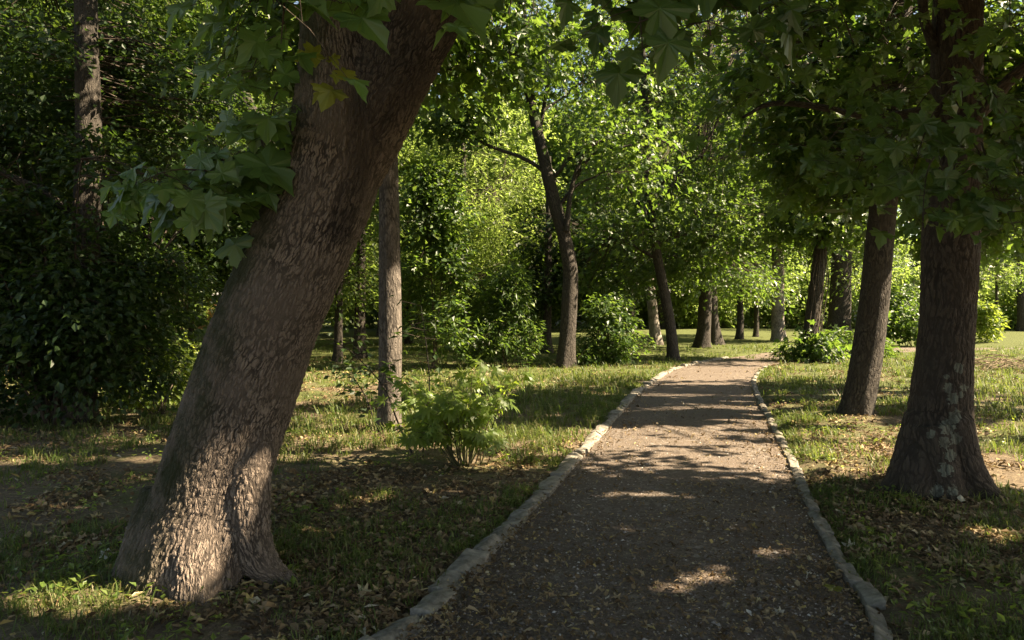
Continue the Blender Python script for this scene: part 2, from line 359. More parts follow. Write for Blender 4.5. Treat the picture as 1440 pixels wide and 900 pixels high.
def ground_sheet():
    near = np.arange(-9, 30.01, .12); ys = np.concatenate([[-300, -120, -50, -25, -14], near, np.geomspace(30.6, 900, 34)])
    hx = np.arange(0, 13, .12); hx = np.concatenate([hx, np.geomspace(13.4, 900, 38)]); xs = np.concatenate([-hx[:0:-1], hx])
    X, Y = np.meshgrid(xs, ys); V = np.stack([X, Y, gh(X, Y)], -1).reshape(-1, 3)
    w = len(xs); i = (np.arange(len(ys)-1)[:, None]*w+np.arange(w-1)[None]).ravel()
    m, nt = mat('park soil')
    tc = nd(nt, 'ShaderNodeTexCoord').outputs['Object']
    n1 = nd(nt, 'ShaderNodeTexNoise', {'Vector': tc, 'Scale': .55, 'Detail': 6.0, 'Roughness': .6})
    n2 = nd(nt, 'ShaderNodeTexNoise', {'Vector': tc, 'Scale': 14.0, 'Detail': 6.0, 'Roughness': .75})
    n3 = nd(nt, 'ShaderNodeTexNoise', {'Vector': tc, 'Scale': 70.0, 'Detail': 3.0, 'Roughness': .7})
    vo = nd(nt, 'ShaderNodeTexVoronoi', {'Vector': tc, 'Scale': 42.0, 'Randomness': 1.0})
    soil = mixc(nt, n2.outputs[0], (.045, .033, .024), (.21, .162, .115))
    bits = ramp(nt, vo.outputs['Color'], [(.0, (.04, .03, .02)), (.45, (.10, .074, .048)), (.75, (.22, .17, .105)), (1, (.33, .27, .18))])
    soil = mixc(nt, ramp(nt, n3.outputs[0], [(.42, (0, 0, 0)), (.6, (.8,)*3)]), soil, bits)
    gr = mixc(nt, n3.outputs[0], (.035, .055, .014), (.10, .115, .035))
    sy = nd(nt, 'ShaderNodeSeparateXYZ', {0: tc}).outputs[1]
    far = nd(nt, 'ShaderNodeMapRange', {'Value': sy, 'From Min': 8.0, 'From Max': 22.0, 'To Min': 0.0, 'To Max': .30}).outputs[0]
    gm = math_(nt, 'ADD', n1.outputs[0], far)
    gmask = ramp(nt, math_(nt, 'ADD', gm, math_(nt, 'MULTIPLY', math_(nt, 'SUBTRACT', n2.outputs[0], .5), .5)), [(.50, (0, 0, 0)), (.64, (.9,)*3)])
    c = mixc(nt, gmask, soil, gr)
    p = nd(nt, 'ShaderNodeBsdfPrincipled', {'Base Color': c, 'Roughness': .95, 'Specular IOR Level': .15})
    hgt = math_(nt, 'ADD', math_(nt, 'MULTIPLY', n2.outputs[0], .6), math_(nt, 'MULTIPLY', n3.outputs[0], .5))
    b = nd(nt, 'ShaderNodeBump', {'Height': hgt, 'Strength': 1.0, 'Distance': .03}); nt.links.new(b.outputs[0], p.inputs['Normal'])
    out(nt, p.outputs[0])
    o = link('ground', mesh_from('ground', V, [np.stack([i, i+1, i+w+1, i+w], 1)], [m], smooth=True)); tag(o, kind='structure')
ground_sheet()

def pz(x, y): return .012*(fbm(x*1.3, y*1.3, 21)-.5)+.004
def path_sheet():
    ys = np.concatenate([np.arange(-8, 25, .1)]); t = np.linspace(0, 1, 26)
    L, R = path_side(ys); X = L[:, None]*(1-t)+R[:, None]*t; Y = np.broadcast_to(ys[:, None], X.shape)
    V = np.stack([X, Y, pz(X, Y)+.02*np.sin(t*np.pi)[None]-.012], -1).reshape(-1, 3); w = 26
    i = (np.arange(len(ys)-1)[:, None]*w+np.arange(w-1)[None]).ravel()
    m, nt = mat('gravel path')
    tc = nd(nt, 'ShaderNodeTexCoord').outputs['Object']
    vo = nd(nt, 'ShaderNodeTexVoronoi', {'Vector': tc, 'Scale': 62.0, 'Randomness': 1.0})
    vs = nd(nt, 'ShaderNodeTexVoronoi', {'Vector': tc, 'Scale': 24.0, 'Randomness': 1.0})
    n1 = nd(nt, 'ShaderNodeTexNoise', {'Vector': tc, 'Scale': 1.3, 'Detail': 7.0, 'Roughness': .7})
    n2 = nd(nt, 'ShaderNodeTexNoise', {'Vector': tc, 'Scale': 120.0, 'Detail': 3.0, 'Roughness': .75})
    st = ramp(nt, vo.outputs['Color'], [(0, (.060, .046, .036)), (.4, (.125, .098, .077)), (.8, (.185, .149, .120)), (1, (.32, .275, .235))])
    st = mixc(nt, ramp(nt, vs.outputs['Color'], [(.75, (0, 0, 0)), (.9, (.6,)*3)]), st, (.34, .31, .285))
    c = mixc(nt, ramp(nt, n1.outputs[0], [(.33, (.1,)*3), (.6, (.85,)*3)]), st, mixc(nt, n2.outputs[0], (.060, .045, .035), (.175, .138, .112)))
    p = nd(nt, 'ShaderNodeBsdfPrincipled', {'Base Color': c, 'Roughness': .9, 'Specular IOR Level': .2})
    hh = math_(nt, 'SUBTRACT', math_(nt, 'MULTIPLY', n2.outputs[0], .5), math_(nt, 'MULTIPLY', vo.outputs['Distance'], .8))
    b = nd(nt, 'ShaderNodeBump', {'Height': hh, 'Strength': 1.0, 'Distance': .014}); nt.links.new(b.outputs[0], p.inputs['Normal'])
    out(nt, p.outputs[0])
    o = link('path', mesh_from('path', V, [np.stack([i, i+1, i+w+1, i+w], 1)], [m], smooth=True)); tag(o, kind='structure')
path_sheet()

# kerb stones, one by one
M_stone = simple_mat('kerb stone', (.10, .09, .074), (.29, .262, .220), 14.0, .95, .02)
def stone_mesh(k, length, wid, hgt):
    nx, ny, nz = 4, 9, 4
    import bmesh
    bm = bmesh.new(); bmesh.ops.create_cube(bm, size=1.0)
    bmesh.ops.bevel(bm, geom=bm.edges[:], offset=.04, segments=2, affect='EDGES', profile=.6)
    bmesh.ops.subdivide_edges(bm, edges=bm.edges[:], cuts=3, use_grid_fill=True)
    me = bpy.data.meshes.new('kerb_stone'); bm.to_mesh(me); bm.free()
    co = np.empty(len(me.vertices)*3, np.float32); me.vertices.foreach_get('co', co); V = co.reshape(-1, 3).astype(float)
    n = fbm(V[:, 0]*3+k*9.1, V[:, 1]*4+V[:, 2]*2.3, 40+k, 3)-.5
    V *= (1+.06*n)[:, None]
    V[:, 2] += np.where(V[:, 2] > .1, .16*(vnoise(V[:, 0]*2.2+k*3, V[:, 1]*3.4, k)-.5)-.30*(k % 2)*np.maximum(V[:, 0], 0)-.10*np.abs(V[:, 0])*2*(k % 3)*.5, 0)
    V *= np.array([wid, length, hgt]); me.vertices.foreach_set('co', V.astype(np.float32).ravel()); me.update()
    me.polygons.foreach_set('use_smooth', np.ones(len(me.polygons), bool)); me.materials.append(M_stone)
    return me
STL = [stone_mesh(k, .305, .145, .17) for k in range(6)]; STR = [stone_mesh(k+6, .305, .085, .15) for k in range(6)]
def kerb(line, protos, step, label, group, off, y0, y1):
    Pn = spline(line, 600); keep = (Pn[:, 1] > y0) & (Pn[:, 1] < y1); Pn = Pn[keep]
    L = np.concatenate([[0], np.cumsum(np.linalg.norm(np.diff(Pn, axis=0), axis=1))]); first = None
    s = 0.1
    while s < L[-1]:
        x = np.interp(s, L, Pn[:, 0]); y = np.interp(s, L, Pn[:, 1]); x2 = np.interp(s+.05, L, Pn[:, 0]); y2 = np.interp(s+.05, L, Pn[:, 1])
        me = protos[int(rng.integers(6))]
        if first is None: first = o = tag(link('kerb_stone', me), label, 'kerb stone', group)
        else: o = first.copy(); o.data = me; COL.objects.link(o)
        sink = .02 if y < 12 else .035
        o.location = (x+off+U(-.008, .008), y, -.048-sink*U(0, 1)*.9+.012)
        o.rotation_euler = (U(-.07, .07), U(-.07, .07), -math.atan2(x2-x, y2-y)+U(-.05, .05)+(math.pi if U() < .5 else 0))
        o.scale = (U(.9, 1.1), U(.85, 1.06), U(.92, 1.1)); s += step*U(.92, 1.06)*o.scale[1]
kerb(PL, STL, .325, 'weathered grey kerb stone in the row along the left edge of the path', 'kerb stones along the left path edge', -.03, 2.2, 20.5)
kerb(PR, STR, .312, 'narrow grey kerb stone in the row along the right edge of the path', 'kerb stones along the right path edge', .03, 2.2, 17.5)

# ---------------------------------------------------------------- scattered ground cover
def field(n, y0, y1, p=1.0, margin=350):
    Y = 1/np.sqrt(U(1/y1**2, 1/y0**2, n)) if p == 1 else y0*(y1/y0)**U(0, 1, n)
    X = (U(-margin, 1440+margin, n)-720)/F*Y
    return X, Y
def grass():
    n = 15000; X, Y = field(n, 2.6, 26, 0); k = ~on_path(X, Y, .12)
    dens = fbm(X*.9, Y*.9, 77, 3)
    l, r = path_side(Y)
    lush = ((X < l) & (X > l-4.2) & (Y > 7.6) & (Y < 15.5)).astype(float)*.36
    lush += ((X > r) & (Y > 6.9)).astype(float)*.10+((Y > 13)*.10)
    da = np.hypot(X-A0[0], Y-A0[1]); db = np.hypot(X-B0[0], Y-B0[1])
    lush -= .2*((X < -1) & (Y < 3.9))+.10*(Y < 6.5)
    lush += .12*((da < .9) & (da > .45))+.1*((db < .8) & (db > .4))
    k &= (dens+lush > .50+U(-.13, .13, n)) & (da > .3) & (db > .28)
    yk = 2.8*(17/2.8)**U(0, 1, 1500); lk, rk = path_side(yk); sd = U(0, 1, 1500) < .5; ok = vnoise(yk*1.7+40*sd, yk*0, 88) > .56
    xk = np.where(sd, lk-U(.06, .22, 1500), rk+U(.05, .2, 1500))
    X = np.concatenate([X[k], xk[ok]]); Y = np.concatenate([Y[k], yk[ok]]); lush = np.concatenate([lush[k], np.full(ok.sum(), -.4)]); nb = 13
    h0 = np.where(Y < 7, .085, .115)*U(.55, 1.5, len(X))*(1+lush*.9)
    x = np.repeat(X, nb)+rng.normal(0, .035, len(X)*nb)*np.repeat(1+.05*Y, nb); y = np.repeat(Y, nb)+rng.normal(0, .035, len(X)*nb)*np.repeat(1+.05*Y, nb)
    ok = ~on_path(x, y, .02); x, y = x[ok], y[ok]; h = np.repeat(h0, nb)[ok]*U(.5, 1.25, len(x)); m = len(x)
    a = U(0, 2*np.pi, m); d = np.stack([np.cos(a), np.sin(a), np.zeros(m)], 1); s = np.stack([-np.sin(a), np.cos(a), np.zeros(m)], 1)
    P = np.stack([x, y, gh(x, y)-.005], 1); up = np.array([0, 0, 1.0]); ln = U(.35, 1.5, m)[:, None]; H = h[:, None]
    w = (.0014+.00038*np.minimum(y, 15))[:, None]*U(.7, 1.4, m)[:, None]
    V = np.stack([P-s*w, P+s*w, P+up*H*.6+d*H*ln*.3-s*w*.8, P+up*H*.6+d*H*ln*.3+s*w*.8, P+up*H*(1-.45*ln*ln*.8)+d*H*ln], 1).reshape(-1, 3)
    b = np.arange(m)*5; Fc = np.concatenate([np.stack([b, b+1, b+3], 1), np.stack([b, b+3, b+2], 1), np.stack([b+2, b+3, b+4], 1)])
    o = link('grass', mesh_from('grass', V, [Fc], [M_grass])); tag(o, kind='stuff')
grass()
def weeds():                            # small broad-leaved plants between the grass
    n = 2600; X, Y = field(n, 2.7, 16, 0); k = ~on_path(X, Y, .15)
    k &= fbm(X*1.3+5, Y*1.3, 99, 3)+.12*((Y > 6.5)) > .56
    X, Y = X[k], Y[k]; nb = 6; m = len(X)*nb
    x = np.repeat(X, nb)+rng.normal(0, .05, m); y = np.repeat(Y, nb)+rng.normal(0, .05, m); a = U(0, 6.28, m)
    D = np.stack([np.cos(a), np.sin(a), U(.0, .5, m)], 1); N = np.stack([-np.cos(a)*.5, -np.sin(a)*.5, np.ones(m)], 1)+rng.normal(0, .3, (m, 3))
    V, Fc, _ = leafset(T_OVAL, np.stack([x, y, gh(x, y)+U(.01, .08, m)], 1), N, D, U(.022, .055, m))
    tag(link('ground_weeds', mesh_from('ground_weeds', V, [Fc], [M_shrub])), kind='stuff')
weeds()
def litter():
    n = 150000; X, Y = field(n, 2.6, 20, 0)
    l, r = path_side(Y); e = np.minimum(np.abs(X-l), np.abs(X-r)); inside = on_path(X, Y)
    keep = np.where(inside, np.exp(-e/.22)*.9+.09+.4*sstep(.46, .68, fbm(X*1.2, Y*1.2, 56)), .06+1.1*sstep(.36, .66, fbm(X*1.4, Y*1.4, 55)))
    k = U(0, 1, n) < keep*.8; X, Y, ins = X[k], Y[k], inside[k]; m = len(X); a = U(0, 6.28, m)
    z = np.where(ins, pz(X, Y)+.016, gh(X, Y)+.012)+U(0, .012, m)
    N = np.stack([rng.normal(0, .4, m), rng.normal(0, .4, m), np.ones(m)], 1); D = np.stack([np.cos(a), np.sin(a), np.zeros(m)], 1)
    S = np.exp(np.clip(rng.normal(-3.4, .45, m), -4.7, -2.7))*np.where(ins, .6, 1)*(1+.02*Y); P = np.stack([X, Y, z], 1); pile = Pile()
    T2 = (T_OVAL[0]*np.array([.85, 1, 2.2]), T_OVAL[1]); T3 = (T_MID[0]*np.array([1, 1, 2.5]), T_MID[1]); T4 = (T_NARROW[0]*np.array([.5, 1, 1.5]), T_NARROW[1])
    T5 = (T_MID[0]*np.array([.9, 1, 4.0])+rng.normal(0, .05, T_MID[0].shape), T_MID[1]); T6 = (np.array([(0, 0, 0), (.34, .2, .12), (.22, .7, .02), (-.1, .85, .16), (-.4, .5, -.04), (-.25, .1, .1)]), np.array([(0, 1, 2), (0, 2, 3), (0, 3, 4), (0, 4, 5)]))
    w = rng.integers(0, 10, m)
    for T, q, f in ((T2, w < 5, .95), (T5, w == 5, 1.25), (T6, (w > 5) & (w < 8), 1.0), (T4, w >= 8, 1.4)):
        V, Fc, _ = leafset(T, P[q], N[q], D[q], S[q]*f); pile.add(V, Fc)
    tag(pile.build('leaf_litter', [M_litter]), kind='stuff')
litter()
def gravel():
    n = 9000; Y = 2.8*(9/2.8)**U(0, 1, n); l, r = path_side(Y); X = l+(r-l)*U(.02, .98, n)
    S = np.exp(rng.normal(-5.1, .40, n)); oc = np.array([(1, 0, 0), (0, 1, 0), (-1, 0, 0), (0, -1, 0), (0, 0, .7), (0, 0, -.7)], float)
    fc = np.array([(0, 1, 4), (1, 2, 4), (2, 3, 4), (3, 0, 4)])
    a = U(0, 6.28, n); R = np.stack([np.cos(a), np.sin(a)], 1)
    V = np.repeat(oc[None], n, 0)*U(.5, 1.3, (n, 6, 1))*S[:, None, None]
    V = np.stack([V[..., 0]*R[:, None, 0]-V[..., 1]*R[:, None, 1], V[..., 0]*R[:, None, 1]+V[..., 1]*R[:, None, 0], V[..., 2]], -1)
    V += np.stack([X, Y, pz(X, Y)+.006], 1)[:, None]
    m, nt = mat('pebble'); ri = nd(nt, 'ShaderNodeNewGeometry').outputs['Random Per Island']
    c = ramp(nt, ri, [(0, (.06, .05, .045)), (.6, (.18, .152, .135)), (.93, (.32, .285, .26)), (1, (.5, .48, .45))])
    out(nt, nd(nt, 'ShaderNodeBsdfPrincipled', {'Base Color': c, 'Roughness': .85}).outputs[0])
    tag(link('gravel', mesh_from('gravel', V.reshape(-1, 3), [(fc[None]+(np.arange(n)*6)[:, None, None]).reshape(-1, 3)], [m])), kind='stuff')
gravel()

# ---------------------------------------------------------------- trees
def crown_clumps(blobs):
    C = []; O = []; W = []
    for (c, r, n) in blobs:
        c = np.asarray(c, float); r = np.asarray(r, float)
        d = unit(rng.normal(size=(n, 3))); rad = U(0.15, 1, n)**(1/2.2)
        C.append(c+d*r*rad[:, None]); O.append(d); W.append(np.full(n, 1.0))
    return np.concatenate(C), np.concatenate(O)
def sprays(C, O, per, rc, T, size, flat=.32, jit=.55, droop=.35):
    n = len(C)*per; ci = np.repeat(np.arange(len(C)), per)
    rcl = (rc*U(.65, 1.3, len(C)))[ci]
    a = U(0, 2*np.pi, n); rr = np.sqrt(U(0, 1, n))*rcl
    rad = np.stack([np.cos(a), np.sin(a), np.zeros(n)], 1)
    tilt = rng.normal(0, .35, (len(C), 2))[ci]
    P = C[ci]+rad*rr[:, None]; P[:, 2] += rng.normal(0, flat, n)*rcl*.6-droop*rr*rr/rcl+(rad[:, :2]*tilt).sum(1)*rr
    N = np.array([0, 0, 1.0])+O[ci]*.25+rad*.25+rng.normal(0, jit, (n, 3)); N[:, :2] -= tilt
    D = rad+O[ci]*.4+rng.normal(0, .4, (n, 3)); D[:, 2] -= .45
    return P, N, D, size*np.exp(rng.normal(0, .22, n))

def limb_curve(a, b, sag=.0, n=7, wob=.06):
    a = np.asarray(a, float); b = np.asarray(b, float); L = np.linalg.norm(b-a)
    t = np.linspace(0, 1, n)[:, None]; P = a+(b-a)*t
    P[:, 2] += (np.sin(t[:, 0]*np.pi)*L*(.16-sag)); w = rng.normal(0, wob*L, (n, 3))*np.sin(t*np.pi); return P+w*.6

def twigs(pile, C, limbs, m):
    pts = np.concatenate(limbs); d = ((C[:, None]-pts[None])**2).sum(-1) if len(C)*len(pts) < 4e6 else None
    for k in range(len(C)):
        j = np.argmin(d[k] if d is not None else ((pts-C[k])**2).sum(1)); a = pts[j]; b = C[k]
        L = np.linalg.norm(b-a)
        if L < .05 or L > 4: continue
        P = np.array([a, (a+b)/2+rng.normal(0, .07*L, 3)+np.array([0, 0, .06*L]), b, b+(b-a)*.25/L+rng.normal(0, .05, 3)])
        r = .005+.0045*L; V, q, _ = tube(P, np.array([r, r*.7, r*.4, r*.15]), 4); pile.add(V, q, m)

NTREE = [0]
def tree(name, label, trunk, bark, leaf, T, size, blobs, per=60, rc=.7, nl=7, limbs=(), cat='tree', group=None, masked=True, clip=True, sides=20, lump=.05, jit=.55, keep=None, sunk=.15, trunk_parts=None, twig=True):
    """trunk: list of (x,y,z,r)."""
    NTREE[0] += 1; sd = NTREE[0]
    tr = np.asarray(trunk, float); base = np.array([tr[0][0], tr[0][1], 0.0])
    root = thing(name, base, label, cat, group)
    S = spline(tr, max(24, len(tr)*7)); S[:, 3] = np.maximum(S[:, 3], .004)
    if trunk_parts is None:
        Pt = S[:, :3].copy(); R = S[:, 3].copy(); z = Pt[:, 2]-0
        flare = 1+.12*np.exp(-np.maximum(z, 0)/(R[0]*1.0)); R = R*flare
        Pt = np.vstack([Pt[0]-(Pt[1]-Pt[0])*0-np.array([0, 0, sunk]), Pt]); R = np.concatenate([[R[0]*1.1], R])
        V, q, b = tube(Pt, R, sides, lump=lump, seed=sd); th = np.arctan2(V[:, 1]-base[1], V[:, 0]-base[0])
        zz = np.clip(V[:, 2], 0, 9); k = np.exp(-zz/(R[1]*.9))*(.17*np.sin(th*5+sd)+.11*np.sin(th*3+sd*2))
        V[:, :2] += (V[:, :2]-base[:2])*k[:, None]*(zz < .8)[:, None]
        p = Pile(); p.add(V, q, 0, b); p.build('trunk', [bark], root, True, base, bark=True)
    C, O = crown_clumps([(c, r, int(n*1.6)) for c, r, n in blobs])
    # limbs
    LB = [np.asarray(l, float) for l in limbs]; curves = []
    up = S[S[:, 2] > S[:, 2].max()*.28]
    auto = []
    if nl:
        pick = C[rng.permutation(len(C))[:nl]]
        for c in pick:
            j = np.argmin(np.abs(up[:, 2]-(c[2]-.45*np.linalg.norm(c[:2]-up[len(up)//2, :2])))); s = up[j]
            P = limb_curve(s[:3], c); r0 = min(max(.32*s[3], .018), .12); auto.append(np.column_stack([P, np.linspace(r0, .008, len(P))]))
    for l in LB+auto:
        l = spline(l, max(9, len(l)*3)); V, q, b = tube(l[:, :3], l[:, 3], 8 if l[0, 3] > .03 else 6, lump=.05, seed=sd)
        p = Pile(); p.add(V, q, 0, b); p.build('branch', [bark], root, True, base, bark=True); curves.append(l[:, :3])
    curves.append(up[:, :3])
    P, N, D, Sz = sprays(C, O, per, rc, T, size, jit=jit)
    k = np.ones(len(P), bool)
    if masked: k &= U(0, 1, len(P)) > sunlit(P)*(1.02 if base[1] < 13 else .80)
    if clip: k &= ~((P[:, 1] > -.5) & (P[:, 1] < 7.5) & (P[:, 2] < EYE+.30+.47*P[:, 1]) & (np.abs(P[:, 0]) < .9+.85*P[:, 1]))
    k &= P[:, 2] > .05
    if keep is not None: k &= keep(P)
    V, Fc, uv = leafset(T, P[k], N[k], D[k], Sz[k]); pile = Pile(); pile.add(V, Fc, 0, uv=uv)
    if twig:
        ck = np.ones(len(C), bool)
        if clip: ck &= ~((C[:, 1] < 7.5) & (C[:, 2] < EYE+.6+.5*C[:, 1]))
        twigs(pile, C[ck], curves, 1)
    pile.build('crown', [leaf, M_twig], root, False, base)
    return root

# --- remeshed trunk with roots and forks as one continuous surface
def organic(parts, voxel, subdiv, bark, root, base, extra=None, smooth_it=3):
    p = Pile()
    for l in parts:
        l = np.asarray(l, float); S = spline(l, max(14, len(l)*6)); V, q, _ = tube(S[:, :3], np.maximum(S[:, 3], .006), 28, lump=.05, seed=3)
        w = 29; n = len(S); V = V.reshape(n, w, 3)[:, :28].reshape(-1, 3)        # weld the seam, cap the ends
        i = (np.arange(n-1)[:, None]*28+np.arange(28)[None]); j = (np.arange(n-1)[:, None]*28+(np.arange(28)[None]+1) % 28)
        q = np.stack([i.ravel(), j.ravel(), (j+28).ravel(), (i+28).ravel()], 1)
        V = np.vstack([V, S[0, :3], S[-1, :3]]); a = np.arange(28); b = (a+1) % 28; e = (n-1)*28
        p.add(V, q); p.F[3].append(np.stack([b, a, np.full(28, n*28)], 1)+p.n-len(V)); p.M[3].append(np.zeros(28))
        p.F[3].append(np.stack([a+e, b+e, np.full(28, n*28+1)], 1)+p.n-len(V)); p.M[3].append(np.zeros(28))
    tmp = p.build('trunk', [bark], None, True)
    md = tmp.modifiers.new('r', 'REMESH'); md.mode = 'VOXEL'; md.voxel_size = voxel; md.use_smooth_shade = True
    ms = tmp.modifiers.new('s', 'SMOOTH'); ms.iterations = smooth_it; ms.factor = .5
    if subdiv:
        mb = tmp.modifiers.new('d', 'SUBSURF'); mb.levels = subdiv; mb.render_levels = subdiv
    dg = bpy.context.evaluated_depsgraph_get(); me = bpy.data.meshes.new_from_object(tmp.evaluated_get(dg)); bpy.data.objects.remove(tmp)
    co = np.empty(len(me.vertices)*3, np.float32); me.vertices.foreach_get('co', co); V = co.reshape(-1, 3).astype(float)
    best = np.full(len(V), 1e9); bk = np.zeros((len(V), 3)); v0 = 0
    for pi, l in enumerate(parts):
        S = spline(np.asarray(l, float), 60); T, e1, e2 = frames(S[:, :3]); Ln = np.concatenate([[0], np.cumsum(np.linalg.norm(np.diff(S[:, :3], axis=0), axis=1))])
        sg = 1 if e2[0][1] > 0 else -1
        for c in range(0, len(V), 20000):
            W = V[c:c+20000]; d = np.linalg.norm(W[:, None]-S[None, :, :3], axis=-1); j = d.argmin(1); ds = d[np.arange(len(W)), j]/np.maximum(S[j, 3], .02)*(1.0 if pi == 0 else 1.12)
            r = W-S[j, :3]; an = np.arctan2((r*e2[j]).sum(1)*sg, (r*e1[j]).sum(1)); an = np.mod(an+np.pi*1.5, 2*np.pi)-np.pi
            tl = Ln[j]+(r*T[j]).sum(1); u = -an*S[:, 3].mean()*sg
            b = best[c:c+20000]; k = ds < b; b[k] = ds[k]; bk[c:c+20000][k] = np.stack([u, tl+pi*0.0, np.zeros(len(W))], 1)[k]
    a = me.attributes.new('bark', 'FLOAT_VECTOR', 'POINT'); a.data.foreach_set('vector', bk.astype(np.float32).ravel())
    if extra: extra(me, V)
    V -= base; me.vertices.foreach_set('co', V.astype(np.float32).ravel()); me.update()
    me.materials.clear(); me.materials.append(bark)
    me.polygons.foreach_set('use_smooth', np.ones(len(me.polygons), bool))
    return link('trunk', me, root)

def pxpts(pts, Y, k=1.0):               # (px, py, half width px[, depth]) -> x y z r
    o = []
    for t in pts:
        y = t[3] if len(t) > 3 else Y; o.append((*at(t[0], t[1], y), t[2]/F*y*k))
    return o

# ---- the big leaning maple
def leaning_maple():
    Y = 4.12; base = np.array([A0[0], A0[1], 0.0])
    root = thing('leaning_maple', base, 'huge maple at the left front leaning right, with ridged bark and forked top', 'tree')
    main = pxpts([(255, 920, 102), (262, 850, 99), (271, 790, 92), (281, 740, 83), (293, 700, 77), (309, 640, 74), (338, 560, 73), (375, 460, 70), (406, 390, 70), (436, 320, 70), (460, 260, 71), (474, 200, 70), (478, 150, 64), (476, 90, 56), (472, 20, 50), (462, -80, 45), (440, -220, 38), (400, -420, 28)], Y)
    right = pxpts([(420, 390, 40), (452, 310, 46), (485, 240, 51), (518, 170, 55), (546, 105, 57), (577, 45, 58), (612, -20, 58), (665, -110, 50), (735, -220, 42), (830, -380, 30)], Y)
    r1 = pxpts([(305, 660, 34, 4.1), (296, 730, 40, 3.99), (286, 790, 42, 3.88), (281, 835, 40, 3.79), (280, 880, 36, 3.7)], 0)
    r2 = pxpts([(362, 600, 26, 4.02), (353, 680, 27, 3.96), (352, 740, 27, 3.93), (364, 785, 24, 3.93), (392, 812, 17, 3.93), (432, 832, 9, 3.92)], 0)
    r3 = pxpts([(232, 690, 30, 4.15), (210, 750, 30, 4.1), (188, 795, 24, 4.05), (160, 822, 15, 4.0), (125, 842, 7, 3.97)], 0)
    r4 = pxpts([(300, 700, 40, 4.2), (320, 770, 36, 4.4), (350, 800, 25, 4.6)], 0)
    r5 = pxpts([(330, 640, 30, 4.05), (325, 720, 30, 3.97), (318, 780, 26, 3.9), (318, 830, 18, 3.84)], 0)
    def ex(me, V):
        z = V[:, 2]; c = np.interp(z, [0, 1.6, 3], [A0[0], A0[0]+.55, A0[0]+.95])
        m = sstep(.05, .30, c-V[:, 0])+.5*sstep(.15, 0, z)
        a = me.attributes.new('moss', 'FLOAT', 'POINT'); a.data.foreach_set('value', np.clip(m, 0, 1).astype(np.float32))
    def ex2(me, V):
        ex(me, V)                        # shade below the fork and on the right limb, painted into the bark
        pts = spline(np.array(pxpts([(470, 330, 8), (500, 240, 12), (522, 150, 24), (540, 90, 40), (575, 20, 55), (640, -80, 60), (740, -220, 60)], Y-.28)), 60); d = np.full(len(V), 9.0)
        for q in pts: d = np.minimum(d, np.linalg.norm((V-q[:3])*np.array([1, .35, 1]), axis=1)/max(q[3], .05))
        a = me.attributes.new('limb_shade', 'FLOAT', 'POINT'); a.data.foreach_set('value', sstep(1.9, .9, d).astype(np.float32))
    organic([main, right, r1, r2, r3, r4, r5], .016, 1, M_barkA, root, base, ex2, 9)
    # crown overhead
    Pm = spline(main, 60); Pr = spline(right, 60); curves = []; 
    blobs = [((-1.5, 3.5, 6.2), (2.6, 2.6, 1.6), 70), ((1.0, 3.6, 6.4), (2.6, 2.8, 1.7), 80), ((.2, 1.5, 5.4), (3.0, 2.2, 1.6), 70), ((-2.6, 5.5, 6.6), (2.0, 1.8, 1.4), 40), ((0, 4, 8.4), (3, 3, 1.4), 60), ((-3.6, 2.2, 5.2), (1.8, 2, 1.3), 45), ((2.5, 3.2, 6.0), (1.9, 1.7, 1.3), 100), ((1.2, 2.2, 4.6), (1.4, 1.3, .8), 50)]
    C, O = crown_clumps(blobs)
    ends = C[rng.permutation(len(C))[:9]]
    for e in ends:
        s = (Pm if e[0] < 0 else Pr); s = s[int(rng.integers(44, 58))]
        L = limb_curve(s[:3], e, n=8); L = np.column_stack([L, np.linspace(.055, .01, 8)]); L = spline(L, 20)
        V, q, b = tube(L[:, :3], L[:, 3], 8); p = Pile(); p.add(V, q, 0, b); p.build('branch', [M_bark], root, True, base, bark=True); curves.append(L[:, :3])
    P, N, D, S = sprays(C, O, 60, .75, T_MID, .15)
    k = (U(0, 1, len(P)) > sunlit(P)) & ~((P[:, 1] > -.5) & (P[:, 2] < EYE+.30+.47*P[:, 1]) & (P[:, 1] < 7.5))
    V, Fc, uv = leafset(T_MID, P[k], N[k], D[k], S[k]); pile = Pile(); pile.add(V, Fc, 0)
    twigs(pile, C[(C[:, 2] > EYE+.6+.5*C[:, 1])], curves, 1)
    # the hanging sprays seen close at the top of the picture
    near(pile, [((330, -70, 2.7), (385, 5, 2.6), 120, 30), ((420, -90, 2.7), (425, 30, 2.6), 80, 30), ((400, 0, 2.75), (395, 62, 2.7), 55, 8), ((480, -100, 2.8), (480, 5, 2.75), 70, 12), ((560, -70, 2.9), (600, 0, 2.8), 90, 16), ((640, -80, 3), (690, 5, 2.9), 60, 10),
                ], .125, 0)
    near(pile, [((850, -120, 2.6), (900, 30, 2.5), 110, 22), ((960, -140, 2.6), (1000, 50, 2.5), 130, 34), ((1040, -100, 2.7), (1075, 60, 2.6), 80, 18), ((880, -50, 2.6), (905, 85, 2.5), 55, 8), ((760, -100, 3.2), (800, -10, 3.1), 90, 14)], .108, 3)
    near(pile, [((460, 30, 3.0), (480, 135, 3.0), 22, 7)], .085, 2)
    near(pile, [((385, 330, 4.3), (230, 245, 3.6), 75, 38), ((390, 260, 4.3), (300, 225, 3.8), 80, 42), ((400, 300, 4.4), (340, 250, 4.0), 80, 42), ((390, 130, 4.2), (375, 190, 3.9), 60, 22), ((300, 240, 3.8), (185, 265, 3.5), 45, 14), ((390, 50, 4.3), (350, 110, 4.0), 70, 18)], .128, 0)
    pile.build('crown', [M_near, M_twig, M_yellow, M_nearB], root, False, base, uv=True)
    return root

